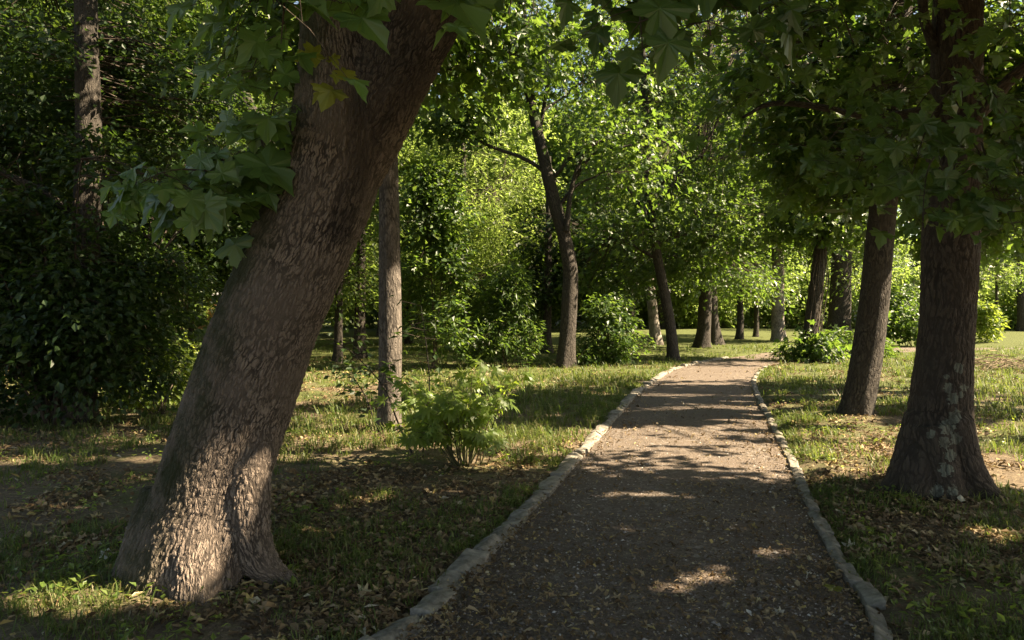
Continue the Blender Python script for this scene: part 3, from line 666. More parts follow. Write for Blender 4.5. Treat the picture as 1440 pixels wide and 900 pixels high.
def near(pile, sp, size, m, twigm=1):
    """leafy twig ends: (start px,py,Y), (end px,py,Y), spread px, leaf count"""
    for a, b, spread, n in sp:
        A = at(*a); B = at(*b); L = np.linalg.norm(B-A)
        mid = (A+B)/2+np.array([0, 0, .12*L])+rng.normal(0, .04*L, 3); S = spline(np.array([A, mid, B]), 12)
        V, q, _ = tube(S, np.linspace(.006, .0018, 12), 5); pile.add(V, q, twigm)
        sp_m = spread/F*b[2]; t = U(.55, 1.02, n); i = np.clip((t*11).astype(int), 0, 11); node = S[i]
        ang = U(0, 6.28, n); off = np.stack([np.cos(ang), np.sin(ang)*.8, rng.normal(-.12, .45, n)], 1)*(sp_m*U(.25, 1.0, n))[:, None]
        P = node+off; kp = (U(0, 1, n) > sunlit(P)) | (m == 2); node, off, P = node[kp], off[kp], P[kp]; n = len(P)
        if n == 0: continue
        for k in range(n):                # leaf stalks
            st = np.array([node[k], node[k]+off[k]*.5+np.array([0, 0, .03]), P[k]]); V, q, _ = tube(st, np.array([.0022, .0016, .0012]), 4); pile.add(V, q, twigm)
        D = unit(off)+rng.normal(0, .25, (n, 3)); D[:, 2] -= .75
        N = np.array([0, -.8, .75])+unit(off)*.35+rng.normal(0, .38, (n, 3))
        sz = size*np.exp(rng.normal(0, .26, n)); pick = rng.integers(0, len(T_MAPLES), n)
        for j, TT in enumerate(T_MAPLES):
            q = pick == j
            if q.any(): V, Fc, uv = leafset(TT, P[q], N[q], D[q], sz[q]); pile.add(V, Fc, m, uv=uv)
leaning_maple()

# ---- the thick lichened tree on the right
def right_maple():
    Y = B0[1]+.15; base = np.array([B0[0], Y, 0.0])
    root = thing('lichened_tree', base, 'thick dark straight tree with grey lichen spots standing at the right front', 'tree')
    main = pxpts([(1322, 760, 70), (1322, 705, 64), (1320, 665, 49), (1320, 620, 43), (1325, 540, 38.5), (1332, 450, 35.5), (1337, 350, 36), (1341, 250, 34), (1344, 150, 33), (1346, 50, 32), (1348, -60, 30), (1352, -200, 27), (1356, -420, 20), (1360, -640, 10)], Y)
    ro = [pxpts([(1335, 590, 30, Y-.1), (1352, 650, 28, Y-.16), (1380, 690, 22, Y-.22), (1412, 712, 13, Y-.3), (1450, 730, 7, Y-.35)], 0),
          pxpts([(1312, 600, 30, Y-.1), (1325, 680, 28, Y-.22), (1338, 722, 22, Y-.36), (1352, 752, 12, Y-.5)], 0),
          pxpts([(1305, 590, 30, Y), (1284, 655, 28, Y-.05), (1262, 690, 22, Y-.08), (1232, 712, 12, Y-.12), (1195, 728, 6, Y-.15)], 0),
          pxpts([(1300, 640, 28, Y-.1), (1290, 690, 24, Y-.22), (1282, 722, 15, Y-.34), (1272, 745, 8, Y-.42)], 0),
          pxpts([(1335, 640, 30, Y+.1), (1345, 680, 24, Y+.3), (1360, 700, 14, Y+.5)], 0)]
    limb = pxpts([(1344, 240, 18), (1366, 175, 12), (1392, 142, 10), (1440, 95, 8), (1520, 40, 6)], Y-.2)
    spots = [(1333, 600, 17), (1328, 622, 12), (1343, 585, 13), (1337, 640, 13), (1334, 545, 10), (1349, 520, 8), (1309, 611, 9), (1340, 560, 12), (1356, 545, 8), (1345, 617, 12), (1330, 660, 15), (1348, 516, 9), (1331, 530, 6), (1352, 555, 6), (1318, 690, 14), (1340, 690, 12)]
    def ex(me, V):
        px = 720+V[:, 0]/V[:, 1]*F; py = HOR-(V[:, 2]-EYE)/V[:, 1]*F; k = np.zeros(len(V))
        for sx, sy, r in spots: k = np.maximum(k, 1-.5*np.hypot(px-sx, py-sy)/(r*.66))
        k[V[:, 1] > Y] = 0
        a = me.attributes.new('lichen', 'FLOAT', 'POINT'); a.data.foreach_set('value', np.clip(k, 0, 1).astype(np.float32))
        a = me.attributes.new('moss', 'FLOAT', 'POINT'); a.data.foreach_set('value', (.6*sstep(.25, 0, V[:, 2])).astype(np.float32))
    organic([main, *ro, limb], .018, 1, M_barkB, root, base, ex)
    Pm = spline(main, 60); curves = []
    blobs = [((3.6, 5.8, 6.6), (2.7, 2.2, 2.0), 110), ((2.2, 4.6, 5.6), (1.8, 1.6, 1.1), 50), ((5.4, 5.2, 5.2), (1.8, 2.0, 1.6), 60), ((4.2, 6.2, 9), (2.6, 2.4, 1.5), 60)]
    C, O = crown_clumps(blobs)
    for e in C[rng.permutation(len(C))[:8]]:
        s = Pm[int(rng.integers(38, 56))]; L = spline(np.column_stack([limb_curve(s[:3], e, n=8), np.linspace(.045, .009, 8)]), 20)
        V, q, b = tube(L[:, :3], L[:, 3], 8); p = Pile(); p.add(V, q, 0, b); p.build('branch', [M_bark], root, True, base, bark=True); curves.append(L[:, :3])
    # long drooping limb reaching left
    L = spline(np.array(pxpts([(1345, 150, 11, 5.9), (1290, 160, 9, 5.9), (1220, 165, 6, 5.8), (1150, 150, 5, 5.6), (1085, 146, 3.5, 5.4), (1045, 165, 2, 5.3)], 0)), 30)
    V, q, b = tube(L[:, :3], L[:, 3], 8); p = Pile(); p.add(V, q, 0, b); p.build('branch', [M_bark], root, True, base, bark=True); curves.append(L[:, :3])
    P, N, D, S = sprays(C, O, 60, .7, T_MID, .14)
    k = (U(0, 1, len(P)) > sunlit(P)) & (P[:, 2] > EYE+.36*P[:, 1])
    V, Fc, uv = leafset(T_MID, P[k], N[k], D[k], S[k]); pile = Pile(); pile.add(V, Fc, 0)
    twigs(pile, C[C[:, 2] > EYE+.45*C[:, 1]], curves, 1)
    def q(x, y, x2, y2, d, s, n): return ((x, y, d+.5), (x2, y2, d), s, n)
    near(pile, [q(1340, 120, 1268, 295, 4.2, 55, 30), q(1350, 230, 1335, 320, 3.9, 40, 14), q(1350, 180, 1400, 280, 4.1, 75, 36), q(1330, 100, 1230, 310, 4.6, 60, 26), q(1360, 80, 1430, 180, 4.2, 80, 34), q(1300, 80, 1260, 200, 4.6, 85, 34), q(1250, 120, 1190, 280, 4.9, 70, 30),
                q(1380, 200, 1430, 330, 3.9, 60, 26), q(1340, 200, 1295, 335, 3.9, 38, 14), q(1200, 160, 1150, 215, 5.3, 70, 26), q(1280, 0, 1230, 70, 5, 90, 34), q(1150, 40, 1120, 90, 5.3, 70, 22), q(1420, 0, 1420, 60, 4.3, 80, 30), q(1180, 100, 1090, 60, 5.4, 80, 36), q(1200, 60, 1170, 10, 5.2, 90, 36), q(1120, 120, 1050, 140, 5.4, 70, 26), q(1230, 220, 1175, 250, 5.1, 70, 30), q(1100, 20, 1040, -10, 5.4, 90, 34), q(1260, 150, 1215, 130, 5, 80, 34), q(1420, 180, 1440, 270, 4.2, 70, 30)], .108, 0)
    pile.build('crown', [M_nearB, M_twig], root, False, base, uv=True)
right_maple()

def B(px, py, Y, rx, ry, rz, n): return (at(px, py, Y), (rx, ry, rz), n)
def T(base_px, base_py, pts, Y=None):
    Y = Y or EYE*F/(base_py-HOR); return pxpts(pts, Y), Y

# C: second tree on the right
tr, Y = T(1204, 590, [(1200, 592, 21), (1212, 540, 20.5), (1222, 480, 20.5), (1230, 420, 20), (1236, 350, 18.5), (1246, 250, 17), (1254, 150, 16), (1262, 70, 15), (1272, -60, 13), (1285, -250, 10), (1300, -450, 4)])
tree('furrowed_tree', 'dark furrowed tree leaning slightly right, sunlit on its right side, behind the lichened tree', tr, M_bark, M_maple, T_MID, .125,
     [B(1260, 60, 9.7, 2.4, 2, 1.4, 80), B(1160, 130, 10.5, 1.6, 1.6, 1.2, 50), B(1380, 130, 10, 1.6, 1.8, 1.3, 60), B(1230, 230, 10.6, 1.5, 1.2, .6, 45), B(1270, -200, 9.7, 2.6, 2.4, 1.6, 60), B(1330, 200, 11, 1.6, 1.4, 1.0, 60), B(1110, 60, 11, 1.5, 1.4, .9, 40), B(1395, 300, 11.5, 1.1, 1.2, .6, 26), ((7.6, 9.2, 4.9), (2.0, 1.9, 1.0), 80), ((8.4, 12.2, 5.2), (2.0, 1.7, 1.0), 60)], per=55, rc=.65, nl=8, sides=40, clip=False)
# M: slim straight trunk behind the leaning maple
tr, Y = T(547, 612, [(547, 616, 17.5), (548, 560, 16), (549, 480, 16), (548, 380, 15), (547, 280, 14), (546, 180, 13), (546, 60, 12), (545, -80, 10), (543, -300, 6)])
tree('slim_straight_tree', 'slim straight grey brown tree right behind the leaning maple, dappled with sun', tr, M_barkM, M_maple, T_MID, .12,
     [B(560, -20, 8.6, 2.0, 1.8, 1.2, 60), B(470, 80, 9, 1.4, 1.4, .9, 30), B(640, 40, 9.5, 1.3, 1.4, .8, 26), B(560, -250, 8.6, 2.2, 2.2, 1.4, 50)], per=50, rc=.6, sides=36, clip=False, lump=.03)
# N: far left trunk rising out of dark foliage
tr, Y = T(112, 596, [(108, 600, 24), (112, 500, 22), (118, 400, 20), (122, 310, 18), (124, 220, 17), (123, 120, 16), (121, 20, 15), (118, -100, 13), (112, -350, 8)])
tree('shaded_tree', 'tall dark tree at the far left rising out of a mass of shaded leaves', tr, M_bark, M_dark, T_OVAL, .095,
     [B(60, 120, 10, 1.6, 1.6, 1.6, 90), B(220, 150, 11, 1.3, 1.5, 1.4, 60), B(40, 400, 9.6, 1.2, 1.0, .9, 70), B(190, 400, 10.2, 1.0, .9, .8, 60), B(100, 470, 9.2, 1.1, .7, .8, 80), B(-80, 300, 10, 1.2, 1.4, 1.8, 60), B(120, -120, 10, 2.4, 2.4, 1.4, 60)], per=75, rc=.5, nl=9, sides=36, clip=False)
# L
tr, Y = T(795, 517, [(795, 519, 14), (798, 470, 11.5), (801, 420, 11), (802, 380, 10.3), (793, 330, 9.8), (781, 290, 9.4), (769, 240, 8.6), (757, 190, 7.6), (746, 140, 6.4), (738, 60, 5.5), (730, -60, 5), (720, -220, 3)])
lb = [pxpts([(771, 250, 3.2), (757, 235, 3), (730, 220, 2.7), (700, 210, 2.3), (660, 193, 1.8), (620, 183, 1.2), (590, 180, .6)], Y), pxpts([(797, 325, 4.6), (800, 290, 3.6), (806, 255, 3), (822, 215, 2.6), (850, 196, 2.2), (890, 187, 1.8), (925, 195, 1.3), (960, 215, .7)], Y-.2), pxpts([(806, 255, 3), (835, 215, 2.4), (870, 208, 1.8), (900, 200, .8)], Y), pxpts([(757, 188, 4), (765, 150, 3), (775, 90, 2.4), (790, 40, 1.2)], Y), pxpts([(742, 110, 4), (700, 60, 3), (670, 10, 1.5)], Y)]
tree('arching_tree', 'slender bending tree left of the path with bare arching side branches', tr, M_bark, M_maple, T_MID, .125,
     [B(690, 90, 17.4, 1.7, 1.6, 1.3, 60), B(810, 100, 17.4, 1.7, 1.6, 1.5, 60), B(640, 170, 17, .9, 1, .5, 22), B(860, 190, 17, 1.5, 1.2, .55, 40), B(740, -60, 17.4, 2.6, 2.4, 1.4, 70), B(900, 240, 17, .8, 1, .5, 20)], per=55, rc=.6, nl=5, limbs=lb, sides=24, clip=False)
# K
tr, Y = T(946, 508, [(947, 509, 9), (944, 470, 7.6), (938, 430, 7.2), (929, 385, 6.8), (921, 340, 6.4), (915, 290, 6), (911, 240, 5.6), (908, 160, 5), (903, 60, 4), (898, -60, 2)])
lb = [pxpts([(919, 330, 3), (900, 290, 2.4), (878, 260, 1.8), (850, 240, .8)], Y), pxpts([(915, 300, 3), (945, 260, 2.2), (965, 235, 1.6), (985, 220, .8)], Y), pxpts([(924, 365, 2.6), (890, 345, 2), (860, 335, .8)], Y)]
tree('slender_path_tree', 'thin dark tree at the left path edge where the path bends, low spreading leaves', tr, M_bark, M_maple, T_MID, .125,
     [B(880, 320, 19.3, 1.5, 1.4, .7, 50), B(965, 300, 19.3, 1.5, 1.4, .8, 50), B(1000, 220, 19.5, 1.4, 1.4, .9, 45), B(920, 140, 19.5, 2.0, 1.8, 1.4, 80), B(985, 110, 20.5, 1.8, 1.6, 1.3, 60), B(950, 380, 21, 1.3, 1.2, .5, 36), B(850, 380, 20.5, 1.2, 1, .6, 30), B(1010, 345, 20, 1.0, 1, .5, 26), B(910, 0, 19.5, 2.4, 2.2, 1.4, 50)], per=55, rc=.6, nl=6, limbs=lb, sides=18, clip=False)
# H, I pair
tr, Y = T(987, 490, [(988, 491, 12), (990, 460, 9.5), (992, 420, 9), (994, 370, 8.5), (995, 300, 8), (996, 200, 6), (998, 60, 4)])
tree('park_tree', 'left tree of the dark pair standing close together beyond the path bend', tr, M_bark, M_maple, T_OVAL, .15,
     [B(985, 370, 24, 1.6, 1.6, .7, 40), B(1030, 320, 24.5, 1.8, 1.8, 1.0, 50), B(990, 340, 22, 1.1, 1, .8, 34), B(1045, 392, 23, 1.2, 1, .45, 30), B(960, 260, 22, 1.3, 1, .8, 34), B(985, 200, 24.5, 2.6, 2.4, 1.8, 70), B(1010, 40, 24.5, 3, 3, 2, 70)], per=60, rc=.75, clip=False)
tr, Y = T(1006, 485, [(1008, 487, 10), (1004, 455, 7), (1002, 420, 6.5), (1000, 350, 6), (1004, 200, 5), (1010, 60, 3)])
tree('park_tree', 'right tree of the dark pair, half hidden, with a widely flared base', tr, M_bark, M_maple, T_OVAL, .15,
     [B(1040, 380, 27, 1.4, 1.4, .7, 36), B(1060, 260, 27, 2.0, 2, 1.4, 50), B(1010, 120, 27, 2.6, 2.6, 1.6, 50)], per=60, rc=.75, clip=False)
# D
tr, Y = T(1140, 508, [(1138, 509, 11), (1140, 470, 10), (1146, 420, 9.5), (1152, 370, 9), (1157, 320, 8.5), (1163, 260, 8), (1168, 150, 7), (1172, 0, 5), (1176, -150, 2)])
tree('leafy_based_tree', 'dark tree right of the path bend with leaves sprouting around its foot', tr, M_bark, M_maple, T_MID, .135,
     [B(1120, 300, 19.3, 1.6, 1.5, .9, 50), B(1190, 290, 19, 1.6, 1.6, .9, 50), B(1110, 180, 19.3, 1.9, 1.8, 1.3, 60), B(1220, 150, 19, 1.9, 1.8, 1.4, 60), B(1150, 20, 19.3, 2.8, 2.6, 1.8, 80), B(1145, 485, 19.1, .35, .3, .3, 10)], per=55, rc=.62, nl=8, sides=20, clip=False)
# thick dark tree behind D
tr, Y = T(1178, 482, [(1178, 484, 17), (1180, 450, 15), (1182, 400, 14), (1184, 340, 13), (1186, 200, 10), (1190, 0, 6)])
tree('park_tree', 'broad dark trunk seen between two trees right of the path, above low ferns', tr, M_bark, M_mid, T_OVAL, .16,
     [B(1200, 380, 28, 1.4, 1.4, .8, 36), B(1160, 330, 28.5, 2.0, 2, 1.0, 46), B(1240, 300, 28, 2.4, 2, 1.4, 60), B(1190, 150, 28, 3.4, 3, 2.4, 80)], per=60, rc=.8, clip=False)
# E pale
tr, Y = T(1095, 480, [(1095, 482, 11), (1094, 460, 9), (1094, 420, 8.2), (1094, 380, 8), (1093, 300, 7), (1092, 150, 5), (1090, 0, 3)])
tree('pale_barked_tree', 'straight tree with pale sunlit bark right of the path, far in the meadow', tr, M_barkpale, M_maple, T_OVAL, .16,
     [B(1085, 345, 29, 1.7, 1.6, .8, 46), B(1130, 290, 29, 2, 2, 1.2, 50), B(1060, 240, 29.5, 2.2, 2, 1.4, 56), B(1090, 100, 29, 3.2, 3, 2, 80), B(1010, 90, 29, 2.6, 2.6, 2, 70), B(1100, -40, 29, 3.4, 3, 2, 70)], per=60, rc=.8, clip=False)
# J pale
tr, Y = T(921, 486, [(923, 488, 9.5), (920, 460, 7.5), (917, 430, 7), (914, 400, 6.6), (910, 340, 6), (905, 220, 5), (900, 80, 3)])
tree('pale_barked_tree', 'slightly leaning tree with pale bark, left of the thin path-edge tree and behind it', tr, M_barkpale, M_mid, T_OVAL, .16,
     [B(900, 330, 27, 1.8, 1.6, .9, 46), B(860, 260, 27, 2, 2, 1.2, 50), B(920, 180, 27, 2.6, 2.4, 1.6, 60), B(890, 40, 27, 3.2, 3, 2, 80), B(800, 70, 27, 2.6, 2.4, 2, 70), B(960, 10, 27, 2.6, 2.4, 1.8, 70)], per=60, rc=.8, clip=False)
# F, G small far trunks
for px, py, hw, lab in ((1040, 478, 4.5, 'small far tree with a short dark trunk between the dark pair and the pale tree'), (1063, 474, 3.2, 'thinnest far trunk just left of the pale straight tree')):
    tr, Y = T(px, py, [(px, py+1, hw*1.3), (px+1, py-30, hw), (px, py-70, hw*.9), (px-2, py-140, hw*.7), (px, py-260, hw*.4)])
    tree('park_tree', lab, tr, M_bark, M_bright if hw > 4 else M_mid, T_OVAL, .17, [B(px, 395, Y, 1.7, 1.6, .8, 40), B(px+10, 320, Y, 2, 2, 1.5, 50), B(px-10, 230, Y, 2.4, 2.2, 1.6, 50)], per=55, rc=.8, clip=False, nl=4)
# O dark low-crowned tree
tr, Y = T(768, 496, [(768, 498, 9), (769, 470, 6.5), (770, 430, 6), (771, 350, 5), (772, 220, 3)])
tree('low_crowned_tree', 'small tree with a short trunk under a low dark crown, behind the arching tree', tr, M_bark, M_dark, T_OVAL, .14,
     [B(765, 400, 23, 1.3, 1.4, .8, 60), B(830, 370, 23.5, 1.6, 1.4, .9, 60), B(780, 330, 23, 1.6, 1.6, .8, 50), B(880, 395, 24, 1.1, 1, .6, 30)], per=70, rc=.6, clip=False)
# bright willow-like tree
tr, Y = T(655, 500, [(655, 500, 8), (657, 440, 7), (655, 350, 6), (652, 250, 4), (650, 180, 2)], 24)
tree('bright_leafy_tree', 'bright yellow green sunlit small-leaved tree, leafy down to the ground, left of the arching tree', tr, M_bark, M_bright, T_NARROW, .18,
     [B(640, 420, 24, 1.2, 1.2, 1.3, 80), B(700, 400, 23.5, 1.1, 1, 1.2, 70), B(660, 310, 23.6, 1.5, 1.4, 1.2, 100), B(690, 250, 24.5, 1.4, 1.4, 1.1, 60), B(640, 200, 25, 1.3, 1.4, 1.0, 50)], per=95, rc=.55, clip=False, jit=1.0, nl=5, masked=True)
tr, Y = T(700, 470, [(700, 470, 8), (702, 400, 7), (703, 250, 5), (700, 150, 3)], 34)
tree('hazy_leafy_tree', 'pale green soft crowned tree far behind the bright leafy tree', tr, M_bark, M_bright, T_OVAL, .2,
     [B(720, 260, 34, 2.0, 2, 1.6, 60), B(700, 180, 34, 2.4, 2, 1.8, 60), B(740, 340, 34, 1.6, 1.6, 1.3, 40)], per=70, rc=.9, clip=False, nl=4)
# slanting young tree behind the leaning maple
tr, Y = T(445, 545, [(340, 545, 13), (372, 420, 11.5), (396, 300, 10.5), (384, 222, 9.5), (335, 120, 8.5), (308, 60, 8), (276, 0, 7), (240, -80, 5)], 13.3)
tree('slanting_tree', 'thin tree slanting to the left, its bare upper stem crossing behind the leaning maple', tr, M_bark, M_mid, T_MID, .12,
     [B(250, 0, 13.3, 1.4, 1.5, 1.0, 40), B(330, 40, 13.8, 1.0, 1.2, .8, 26), B(200, 80, 14, 1.2, 1.3, .9, 30)], per=50, rc=.6, clip=False, nl=3)
# left background: lit mid green trees
LT = [(475, 512, 18.5, 6, 'short dark trunk far behind, left of the slim straight tree'), (505, 505, 20, 8, 'dark trunk far behind, close to the left side of the slim straight tree'), (268, 500, 21, 4, 'thin far trunk glimpsed left of the leaning maple')]
for px, py, Y, hw, lab in LT:
    tr, _ = T(px, py, [(px, py, hw*1.3), (px+1, py-40, hw), (px+2, py-120, hw*.85), (px+4, py-260, hw*.6), (px+4, py-400, hw*.3)], EYE*F/(py-HOR))
    tree('park_tree', lab, tr, M_bark, M_mid, T_OVAL, .14, [B(px-20, 390, _, 1.5, 1.4, 1.0, 46), B(px+10, 280, _, 1.9, 1.8, 1.3, 60), B(px-10, 140, _, 2.4, 2.2, 1.7, 70)], per=65, rc=.7, clip=False, nl=5)
# right edge trees
tr, Y = T(1403, 470, [(1403, 472, 2.6), (1402, 430, 2), (1401, 380, 1.6), (1400, 300, .8)])
tree('young_tree', 'very thin young tree with a bare stem near the right edge, in the sunny meadow', tr, M_bark, M_mid, T_OVAL, .16, [B(1400, 385, Y, 1.7, 1.4, .8, 40), B(1410, 310, Y, 1.7, 1.6, 1.2, 40)], per=55, rc=.7, clip=False, nl=3)
tr, Y = T(1438, 466, [(1438, 467, 7), (1437, 430, 6), (1436, 380, 5.5), (1436, 200, 4)])
tree('park_tree', 'far dark trunk cut by the right edge of the picture', tr, M_bark, M_maple, T_OVAL, .18, [B(1420, 330, Y, 3, 2, 1.3, 50), B(1480, 250, Y, 3, 3, 2, 60), B(1400, 180, Y, 3, 3, 2.2, 60)], per=60, rc=.9, clip=False, nl=4)

tree('shade_tree', 'broad maple beyond the right edge, level with the second tree on the right', [(13.4, 9.3, 0, .3), (13.4, 9.4, 4, .22), (13.3, 9.5, 9, .06)], M_bark, M_maple, T_MID, .15,
     [((13.2, 9.6, 6.6), (2.8, 2.6, 1.8), 100), ((11.8, 12, 6), (2, 1.8, 1.2), 50)], per=45, rc=.7, twig=False)
# off to the right: the trees whose shade falls across the foreground
tree('shade_tree', 'broad maple just outside the right edge whose shade covers the near path', [(7.6, .4, 0, .3), (7.6, .4, 3, .24), (7.5, .6, 6, .16), (7.4, .8, 9, .05)], M_bark, M_maple, T_MID, .15,
     [((7.2, 2.2, 5.6), (2.8, 2.8, 2.2), 190), ((9.4, 2.8, 8), (3, 2.8, 2), 110), ((5.4, 1.6, 5.2), (2.0, 2, 1.5), 90), ((8.0, 3.8, 5.6), (2.4, 1.3, 2.0), 90), ((7, 2.2, 9.5), (3, 2.4, 1.6), 90)], per=60, rc=.75, twig=False)
tree('shade_tree', 'broad maple behind the viewer on the right side of the path', [(8.2, -3.2, 0, .3), (8.2, -3.2, 3, .24), (8.2, -3, 8, .1)], M_bark, M_maple, T_MID, .16,
     [((8, -2.6, 6), (3, 2.6, 2.4), 130), ((5.5, -2, 6), (2.4, 2.4, 1.8), 80)], per=55, rc=.8, twig=False)

# ---------------------------------------------------------------- background trees (copies of three kinds)
def proto(label, leaf, size, h, Tm=T_OVAL, pt=(0, 0)):
    return tree('background_tree', label, [(0, 0, 0, .25), (.05, 0, h*.3, .2), (0, .1, h*.6, .14), (0, 0, h*.95, .03)], M_bark, leaf, Tm, size,
        [((0, 0, h*.62), (h*.24, h*.24, h*.26), 110), ((h*.14, -h*.1, h*.36), (h*.2, h*.18, h*.16), 60), ((-h*.15, -h*.05, h*.33), (h*.18, h*.18, h*.15), 55), ((0, 0, h*.85), (h*.14, h*.14, h*.14), 40)], per=75, rc=h*.062, nl=6, masked=False, clip=False, group='trees at the back of the park', twig=False)
p1 = proto('mid green leafy tree among those closing off the back of the park', M_mid, .21, 14)
p2 = proto('dark green leafy tree among those closing off the back of the park', M_maple, .21, 15)
p3 = proto('pale bright green tree among those closing off the back of the park', M_bright, .2, 11)
p4 = proto('very dark dense tree standing in the shade behind the far left trunk', M_dark, .17, 14)
BK = [(p2, -14, 21, 1), (p1, -10.5, 27, 1), (p2, -18, 30, 1.1), (p1, -6, 33, 1), (p2, -24, 26, 1.1), (p3, -12, 36, 1), (p1, -2, 42, 1.1), (p2, 3, 40, 1), (p3, 6.5, 46, 1.1), (p1, 10, 50, 1.1), (p2, 15.5, 52, 1.2), (p3, 18, 54, 1.1), (p1, 22, 50, 1.2), (p2, -30, 40, 1.2), (p1, -22, 46, 1.1), (p3, -16, 52, 1.1), (p2, -8, 56, 1.2), (p1, 0, 60, 1.3), (p2, 8, 66, 1.3), (p1, 18, 66, 1.3), (p2, 28, 62, 1.2), (p1, 38, 58, 1.2), (p2, -40, 55, 1.3), (p1, -32, 62, 1.3), (p2, -20, 68, 1.3), (p1, 6.2, 37, .95), (p3, -4, 27, .85), (p1, -7.5, 23, .8), (p2, 12, 56, 1.2), (p2, -12, 16, .7), (p1, -17, 22, .9), (p3, -5, 39, 1.2), (p3, 2.5, 47, 1.4), (p3, 9, 43, 1.3), (p4, -10.2, 13.2, .78), (p4, -9.8, 18, .85), (p4, -14, 16, .85), (p1, 14, 47, 1.2), (p2, 19.5, 58, 1.3), (p1, 25, 58, 1.2)]
used = set()
for p, x, y, s in BK:
    o = p if p.name not in used else copy_tree(p); used.add(p.name)
    o.location = (x, y, 0); o.rotation_euler = (0, 0, U(0, 6.28)); o.scale = (s, s, s*U(.9, 1.1))

# ---------------------------------------------------------------- shrubs
def ragged(px, py, Y, w, h, n, k=5):      # loose sprays: wide low ones and a few plumes
    o = []
    for i in range(n):
        t = U(0, 1); ww = w*(1-.75*t**1.5)*U(.1, 1.1); x = px+ww*rng.choice([-1, 1])
        o.append(B(x, py-h*(.12+.95*t), Y+U(-.5, .5)*w/F*Y, U(.14, .34), U(.14, .34), U(.10, .26), int(rng.integers(max(1, k-3), k+3))))
    return o
def shrub(name, label, base, blobs, leaf, Tm, size, per, rc, stems=8, cat='shrub', group=None, masked=True, jit=.6, stem_m=None, sr=.010):
    base = np.asarray(base, float); base = np.array([base[0], base[1], float(gh(base[0], base[1]))-.01])
    root = thing(name, base, label, cat, group); C, O = crown_clumps(blobs)
    pile = Pile(); curves = []
    for k in range(stems):
        e = C[int(rng.integers(len(C)))]; b0 = base+np.array([rng.normal(0, .06), rng.normal(0, .06), -.03])
        L = spline(np.array([b0, b0*.45+e*.55+np.array([0, 0, .15*abs(e[2]-b0[2])]), e]), 10); V, q, _ = tube(L, np.linspace(sr, sr*.35, 10), 6); pile.add(V, q); curves.append(L)
    pile.build('stem', [stem_m or M_twig], root, True, base)
    P, N, D, S = sprays(C, O, per, rc, Tm, size, flat=.5, jit=jit); k = P[:, 2] > .02
    if masked: k &= U(0, 1, len(P)) > sunlit(P)*.0
    V, Fc, _ = leafset(Tm, P[k], N[k], D[k], S[k]); pile = Pile(); pile.add(V, Fc); twigs(pile, C, curves, 1)
    pile.build('foliage', [leaf, M_twig], root, False, base); return root
g = ground_at(655, 656)
def bright_shrub():
    base = np.array([g[0], g[1], float(gh(g[0], g[1]))]); root = thing('bright_shrub', base, 'low bright green shrub with fingered leaves, fully sunlit, left of the path', 'shrub')
    leafP = []; pile = Pile(); st = []
    for k in range(34):
        a = U(0, 6.28); r = U(.1, .74); h = U(.30, 1.10)*(1-.4*r)
        e = base+np.array([math.cos(a)*r, math.sin(a)*r*.8, h]); b0 = base+np.array([math.cos(a)*.1*U(0, 1.5), math.sin(a)*.08, -.03])
        L = spline(np.array([b0, b0*.5+e*.5+np.array([0, 0, .12]), e]), 9); V, q, _ = tube(L, np.linspace(.008, .003, 9), 6); pile.add(V, q)
        for j in range(int(rng.integers(9, 15))):
            t = L[int(rng.integers(4, 9))]; aa = U(0, 6.28); d = np.array([math.cos(aa), math.sin(aa), U(-.25, .5)]); ln = U(.05, .13); leafP.append((t+d*ln, d)); V, q, _ = tube(np.array([t, t+d*ln]), np.array([.002, .0015]), 4); pile.add(V, q)
    P = np.array([p for p, d in leafP]); D = np.array([d for p, d in leafP]); n = len(P); D[:, 2] -= .25
    N = np.array([.25, -.3, 1.0])+D*.35+rng.normal(0, .4, (n, 3))
    pile.build('stem', [M_stemg], root, True, base)
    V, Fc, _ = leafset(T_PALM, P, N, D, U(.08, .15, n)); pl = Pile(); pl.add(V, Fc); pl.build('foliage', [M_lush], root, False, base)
bright_shrub()
def G2(px, py): return ground_at(px, py)
shrub('round_bush', 'loose rounded green bush on the grass right beside the arching tree', G2(857, 513), ragged(857, 512, 18, 44, 84, 32, 4), M_maple, T_OVAL, .11, 34, .32, stems=14)
shrub('leafy_bush', 'tall leafy bush left of the arching tree with sunlit upper sprays', G2(715, 518), ragged(716, 516, 17.3, 40, 125, 28, 4), M_maple, T_NARROW, .14, 55, .34)
shrub('dark_bush', 'tall dark dense bush right of the slim straight tree', G2(612, 522), ragged(612, 520, 16.5, 52, 265, 46, 4), M_maple, T_OVAL, .12, 48, .36)
SB = []
for k in range(48):
    px = U(-90, 230); py = 170+400*U(0, 1)**.8; 
    if px > 160 and py < 380 and U() < .6: continue
    SB.append(B(px, py, 9.0+U(-.5, .6), U(.2, .55), U(.2, .45), U(.08, .22), int(rng.integers(3, 9))))
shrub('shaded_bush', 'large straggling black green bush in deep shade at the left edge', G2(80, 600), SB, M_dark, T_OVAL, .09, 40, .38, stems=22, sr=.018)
shrub('sunny_bush', 'light green bush catching the sun left of the leaning maple', G2(225, 585), [B(215, 545, 11, .5, .5, .35, 30), B(240, 510, 11.4, .5, .5, .4, 30), B(180, 530, 11, .4, .4, .4, 20)], M_shrub, T_OVAL, .09, 45, .28)
shrub('fern_bush', 'low ferny green shrub right of the path in front of the broad dark trunk', G2(1195, 500), [B(1195, 478, 20.5, .8, .6, .32, 22), B(1225, 490, 20.5, .6, .5, .2, 12)], M_maple, T_NARROW, .17, 40, .36)
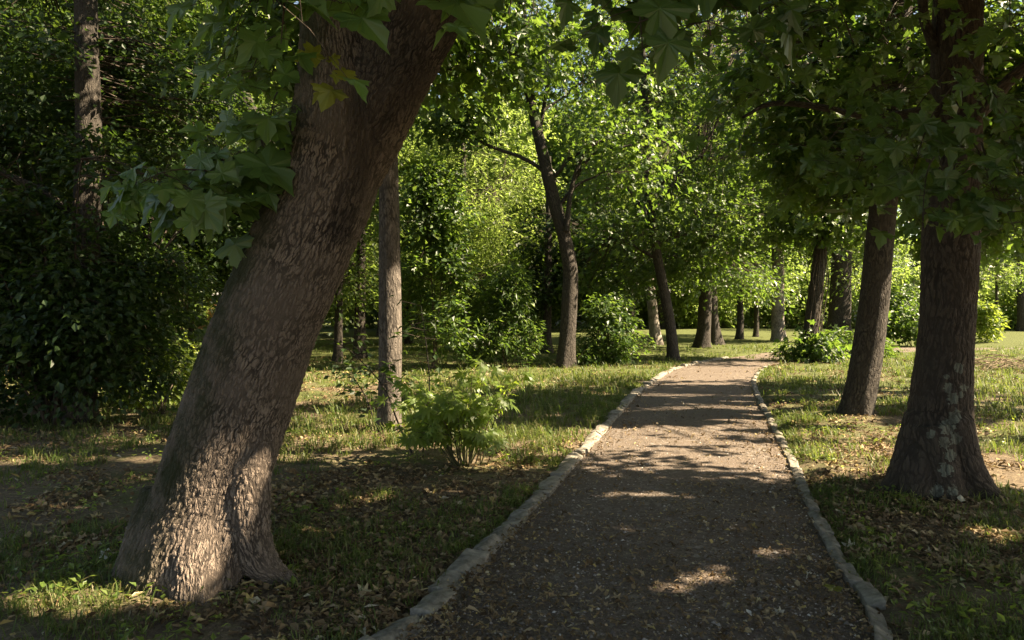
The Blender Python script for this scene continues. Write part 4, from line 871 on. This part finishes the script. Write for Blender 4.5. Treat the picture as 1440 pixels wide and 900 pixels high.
shrub('leafy_bush', 'leafy bush between the furrowed tree and the lichened tree', G2(1278, 485), [B(1278, 455, 26, 1.0, .8, .6, 46), B(1262, 420, 27, .9, .8, .6, 30)], M_maple, T_OVAL, .16, 45, .4)
shrub('yellow_bush', 'small light green bush just right of the lichened trunk', G2(1390, 480), [B(1390, 455, 28, .55, .5, .5, 24), B(1382, 432, 28, .35, .4, .35, 10)], M_shrub, T_OVAL, .16, 40, .3)
shrub('low_bush', 'low leafy weeds beside the right end of the path', G2(1112, 506), [B(1112, 495, 19.6, .5, .4, .2, 16)], M_mid, T_NARROW, .13, 40, .26)
for i, (px, w, m, lab) in enumerate(((965, 26, M_shrub, 'clipped round bush in front of the white far house'), (1019, 18, M_yellow, 'small clipped yellowish bush right of the dark tree pair'), (935, 22, M_mid, 'clipped dark bush beside the pale leaning tree'))):
    Y = 45; shrub('clipped_bush', lab, ((px-720)/F*Y, Y, 0), [B(px, 455, Y, w/F*Y*.8, .8, .55, 50)], m, T_OVAL, .16, 50, .3, group='clipped bushes in front of the houses')
fb = shrub('far_bush', 'pale green bush in the hedge of bushes at the far end of the meadow', (0, 60, 0), [((0, 60, 1.3), (2.6, 1.6, 1.2), 90), ((1.2, 60, 2.4), (1.4, 1.2, .9), 40), ((-1.6, 60, 1.8), (1.4, 1.2, 1.0), 40)], M_bright, T_OVAL, .2, 45, .5, group='bushes at the far end of the meadow')
i = 0
for x in np.arange(-34, 52, 2.9):
    o = fb if i == 0 else copy_tree(fb); i += 1
    o.location = (x+U(-.7, .7), U(41, 46), 0); o.rotation_euler = (0, 0, U(0, 6.28)); o.scale = [U(.8, 1.35)]*3
# bare brush pile
bp = G2(1415, 520)
pile = Pile(); L0 = np.array([bp[0], bp[1], float(gh(bp[0], bp[1]))])
for k in range(150):
    a = U(0, 3.14); c = L0+np.array([rng.normal(0, .55), rng.normal(0, .3), abs(rng.normal(0, .16))]); d = np.array([math.cos(a), math.sin(a)*.6, U(-.25, .45)])*U(.2, .6)
    V, q, _ = tube(np.array([c-d, c+rng.normal(0, .04, 3), c+d]), np.array([.007, .006, .002])*U(.6, 1.5), 5); pile.add(V, q)
o = pile.build('brush_pile', [simple_mat('dry brushwood', (.12, .085, .055), (.28, .21, .14), 6)]); tag(o, 'low pile of dry brown brushwood on the grass near the right edge', 'brushwood')

# saplings beside the slim tree
def sapling(label, pts, Y, leaves, m=M_dark):
    P = np.array([at(*p, Y) for p in pts]); base = np.array([P[0][0], P[0][1], 0.0]); P[0, 2] = float(gh(*P[0, :2]))-.03; root = thing('sapling', base, label, 'sapling')
    S = spline(P, 22); V, q, b = tube(S, np.linspace(.011, .004, 22), 7); p = Pile(); p.add(V, q, 0, b); p.build('stem', [M_bark], root, True, base, bark=True)
    n = leaves; i = rng.integers(8, 22, n); a = U(0, 6.28, n); d = np.stack([np.cos(a), np.sin(a), U(-.2, .4, n)], 1); r = U(.04, .28, n); Q = S[i]+d*r[:, None]; pl = Pile()
    for k in range(n): V, q, _ = tube(np.array([S[i[k]], Q[k]]), np.array([.003, .0012]), 4); pl.add(V, q, 1)
    for rep in range(3):
        V, Fc, _ = leafset(T_OVAL, Q+rng.normal(0, .05, (n, 3)), np.array([0, 0, 1.0])+rng.normal(0, .5, (n, 3)), d-np.array([0, 0, .4]), U(.06, .11, n)); pl.add(V, Fc, 0)
    pl.build('foliage', [m, M_twig], root, False, base)
sapling('thin bare sapling leaning left across the foot of the slim straight tree', [(582, 648), (560, 595), (540, 545), (500, 500), (470, 478)], 7.4, 46)
sapling('upright thin sapling between the slim straight tree and the bright shrub', [(594, 652), (598, 600), (604, 545), (600, 490), (592, 430)], 7.3, 30)
sapling('short twiggy sapling with dark leaves left of the slim straight tree', [(528, 585), (515, 560), (500, 535), (485, 515)], 9.4, 40)

# a few fallen leaves that stand out
FL = [(515, 793, 'fresh green leaf lying on the soil left of the path', M_shrub, .12), (143, 795, 'pale grey leaf lying on the soil left of the leaning maple', None, .09), (606, 782, 'pale whitish leaf lying on the grass near the left kerb', None, .07), (1174, 838, 'green yellow leaf lying on the path near the right kerb', M_yellow, .09), (1049, 864, 'small white leaf lying on the gravel path', None, .05), (556, 778, 'reddish tan dry leaf lying beside the green leaf', M_litter, .1)]
M_pale = simple_mat('pale dry leaf', (.42, .40, .36), (.55, .53, .49), 20, .7)
for px, py, lab, m, s in FL:
    c = ground_at(px, py); z = float(pz(c[0], c[1])+.024) if on_path(c[0], c[1]) else float(gh(c[0], c[1]))+.02; a = U(0, 6.28)
    V, Fc, uv = leafset(T_MAPLE if s > .08 else T_OVAL, np.array([[0, 0, 0.0]]), np.array([[.15, -.25, 1.0]]), np.array([[math.cos(a), math.sin(a), 0]]), np.array([s]))
    o = link('fallen_leaf', mesh_from('fallen_leaf', V, [Fc], [m or M_pale])); o.location = (c[0], c[1], z); tag(o, lab, 'leaf')

# ---------------------------------------------------------------- far houses
def box(p, x0, x1, y0, y1, z0, z1, m=0):
    V = np.array([(x, y, z) for x in (x0, x1) for y in (y0, y1) for z in (z0, z1)], float); p.add(V, np.array([(0, 1, 3, 2), (4, 6, 7, 5), (0, 4, 5, 1), (2, 3, 7, 6), (0, 2, 6, 4), (1, 5, 7, 3)]), m)
M_wall = simple_mat('pale render', (.60, .60, .62), (.72, .72, .74), 2); M_brick = simple_mat('red brick wall', (.30, .14, .10), (.40, .20, .15), 5); M_roof = simple_mat('grey roof tiles', (.16, .15, .16), (.24, .23, .24), 6); M_pane = simple_mat('dark window pane', (.02, .025, .03), (.04, .05, .06), 3, .15); M_white = simple_mat('white painted trim', (.72, .72, .74), (.8, .8, .8), 3)
def house(label, x, y, w, d, h, wall):
    root = thing('house', (x, y, 0), label, 'house'); p = Pile(); box(p, -w/2, w/2, 0, d, -.2, h); p.build('wall', [wall], root)
    V = np.array([(-w/2-.4, -.4, h), (w/2+.4, -.4, h), (w/2+.4, d+.4, h), (-w/2-.4, d+.4, h), (-w/2-.4, d/2, h+d*.35), (w/2+.4, d/2, h+d*.35)]); p = Pile(); p.add(V, np.array([(0, 1, 5, 4), (2, 3, 4, 5), (0, 3, 2, 1)])); p.add(V, np.array([(0, 4, 3), (1, 2, 5)])); p.build('roof', [M_roof], root)
    for k in range(3):
        cx = -w/2+w*(k+.5)/3
        if k == 1:
            p = Pile(); box(p, cx-.5, cx+.5, -.06, -.004, 0, 2.1); dr = p.build('door', [M_white], root); continue
        p = Pile(); box(p, cx-.6, cx+.6, -.08, -.004, .9, 2.3); fr = p.build('window', [M_white], root)
        p = Pile(); box(p, cx-.5, cx+.5, -.10, -.083, 1.0, 2.2); p.build('pane', [M_pane], fr)
house('white rendered house far behind the trees, left of the dark tree pair', 18.4, 76, 2.8, 5, 2.2, M_wall)
house('pale house glimpsed behind the bush between the two right trees', 33.5, 60, 5, 5, 2.8, M_wall)
house('red brick house glimpsed far behind the leaves left of the leaning maple', -21, 42, 7, 6, 2.0, M_brick)

# ---------------------------------------------------------------- sky, sun, camera
w = bpy.data.worlds.new('World'); SC.world = w; w.use_nodes = True; nt = w.node_tree; nt.nodes.clear()
sky = nd(nt, 'ShaderNodeTexSky', sky_type='NISHITA', sun_disc=False, sun_elevation=EL, sun_rotation=math.radians(90)-AZ, dust_density=1.5)
bg = nd(nt, 'ShaderNodeBackground', {'Color': sky.outputs[0], 'Strength': .05}); nd(nt, 'ShaderNodeOutputWorld', {'Surface': bg.outputs[0]})
l = bpy.data.lights.new('sun', 'SUN'); l.energy = 5.0; l.angle = math.radians(.53); l.color = (1, .90, .74)
so = bpy.data.objects.new('sun', l); COL.objects.link(so); so.rotation_euler = Vector((-SUN[0], -SUN[1], -SUN[2])).to_track_quat('-Z', 'Y').to_euler()
c = bpy.data.cameras.new('camera'); c.sensor_width = 36; c.lens = F*36/1440; c.shift_y = -(450-HOR)/1440; c.clip_end = 2000; c.clip_start = .05
co = bpy.data.objects.new('camera', c); COL.objects.link(co); co.location = (0, 0, EYE); co.rotation_euler = (math.radians(90), 0, 0); SC.camera = co
SC.view_settings.view_transform = 'Standard'; SC.view_settings.look = 'None'; SC.view_settings.exposure = 2.5; SC.view_settings.gamma = 1
SC.view_settings.use_curve_mapping = False
SC.view_settings.use_white_balance = True; SC.view_settings.white_balance_temperature = 7900; SC.view_settings.white_balance_tint = 10
cy = SC.cycles; cy.max_bounces = 6; cy.diffuse_bounces = 3; cy.glossy_bounces = 2; cy.transmission_bounces = 4; cy.use_denoising = True; cy.caustics_reflective = False; cy.caustics_refractive = False
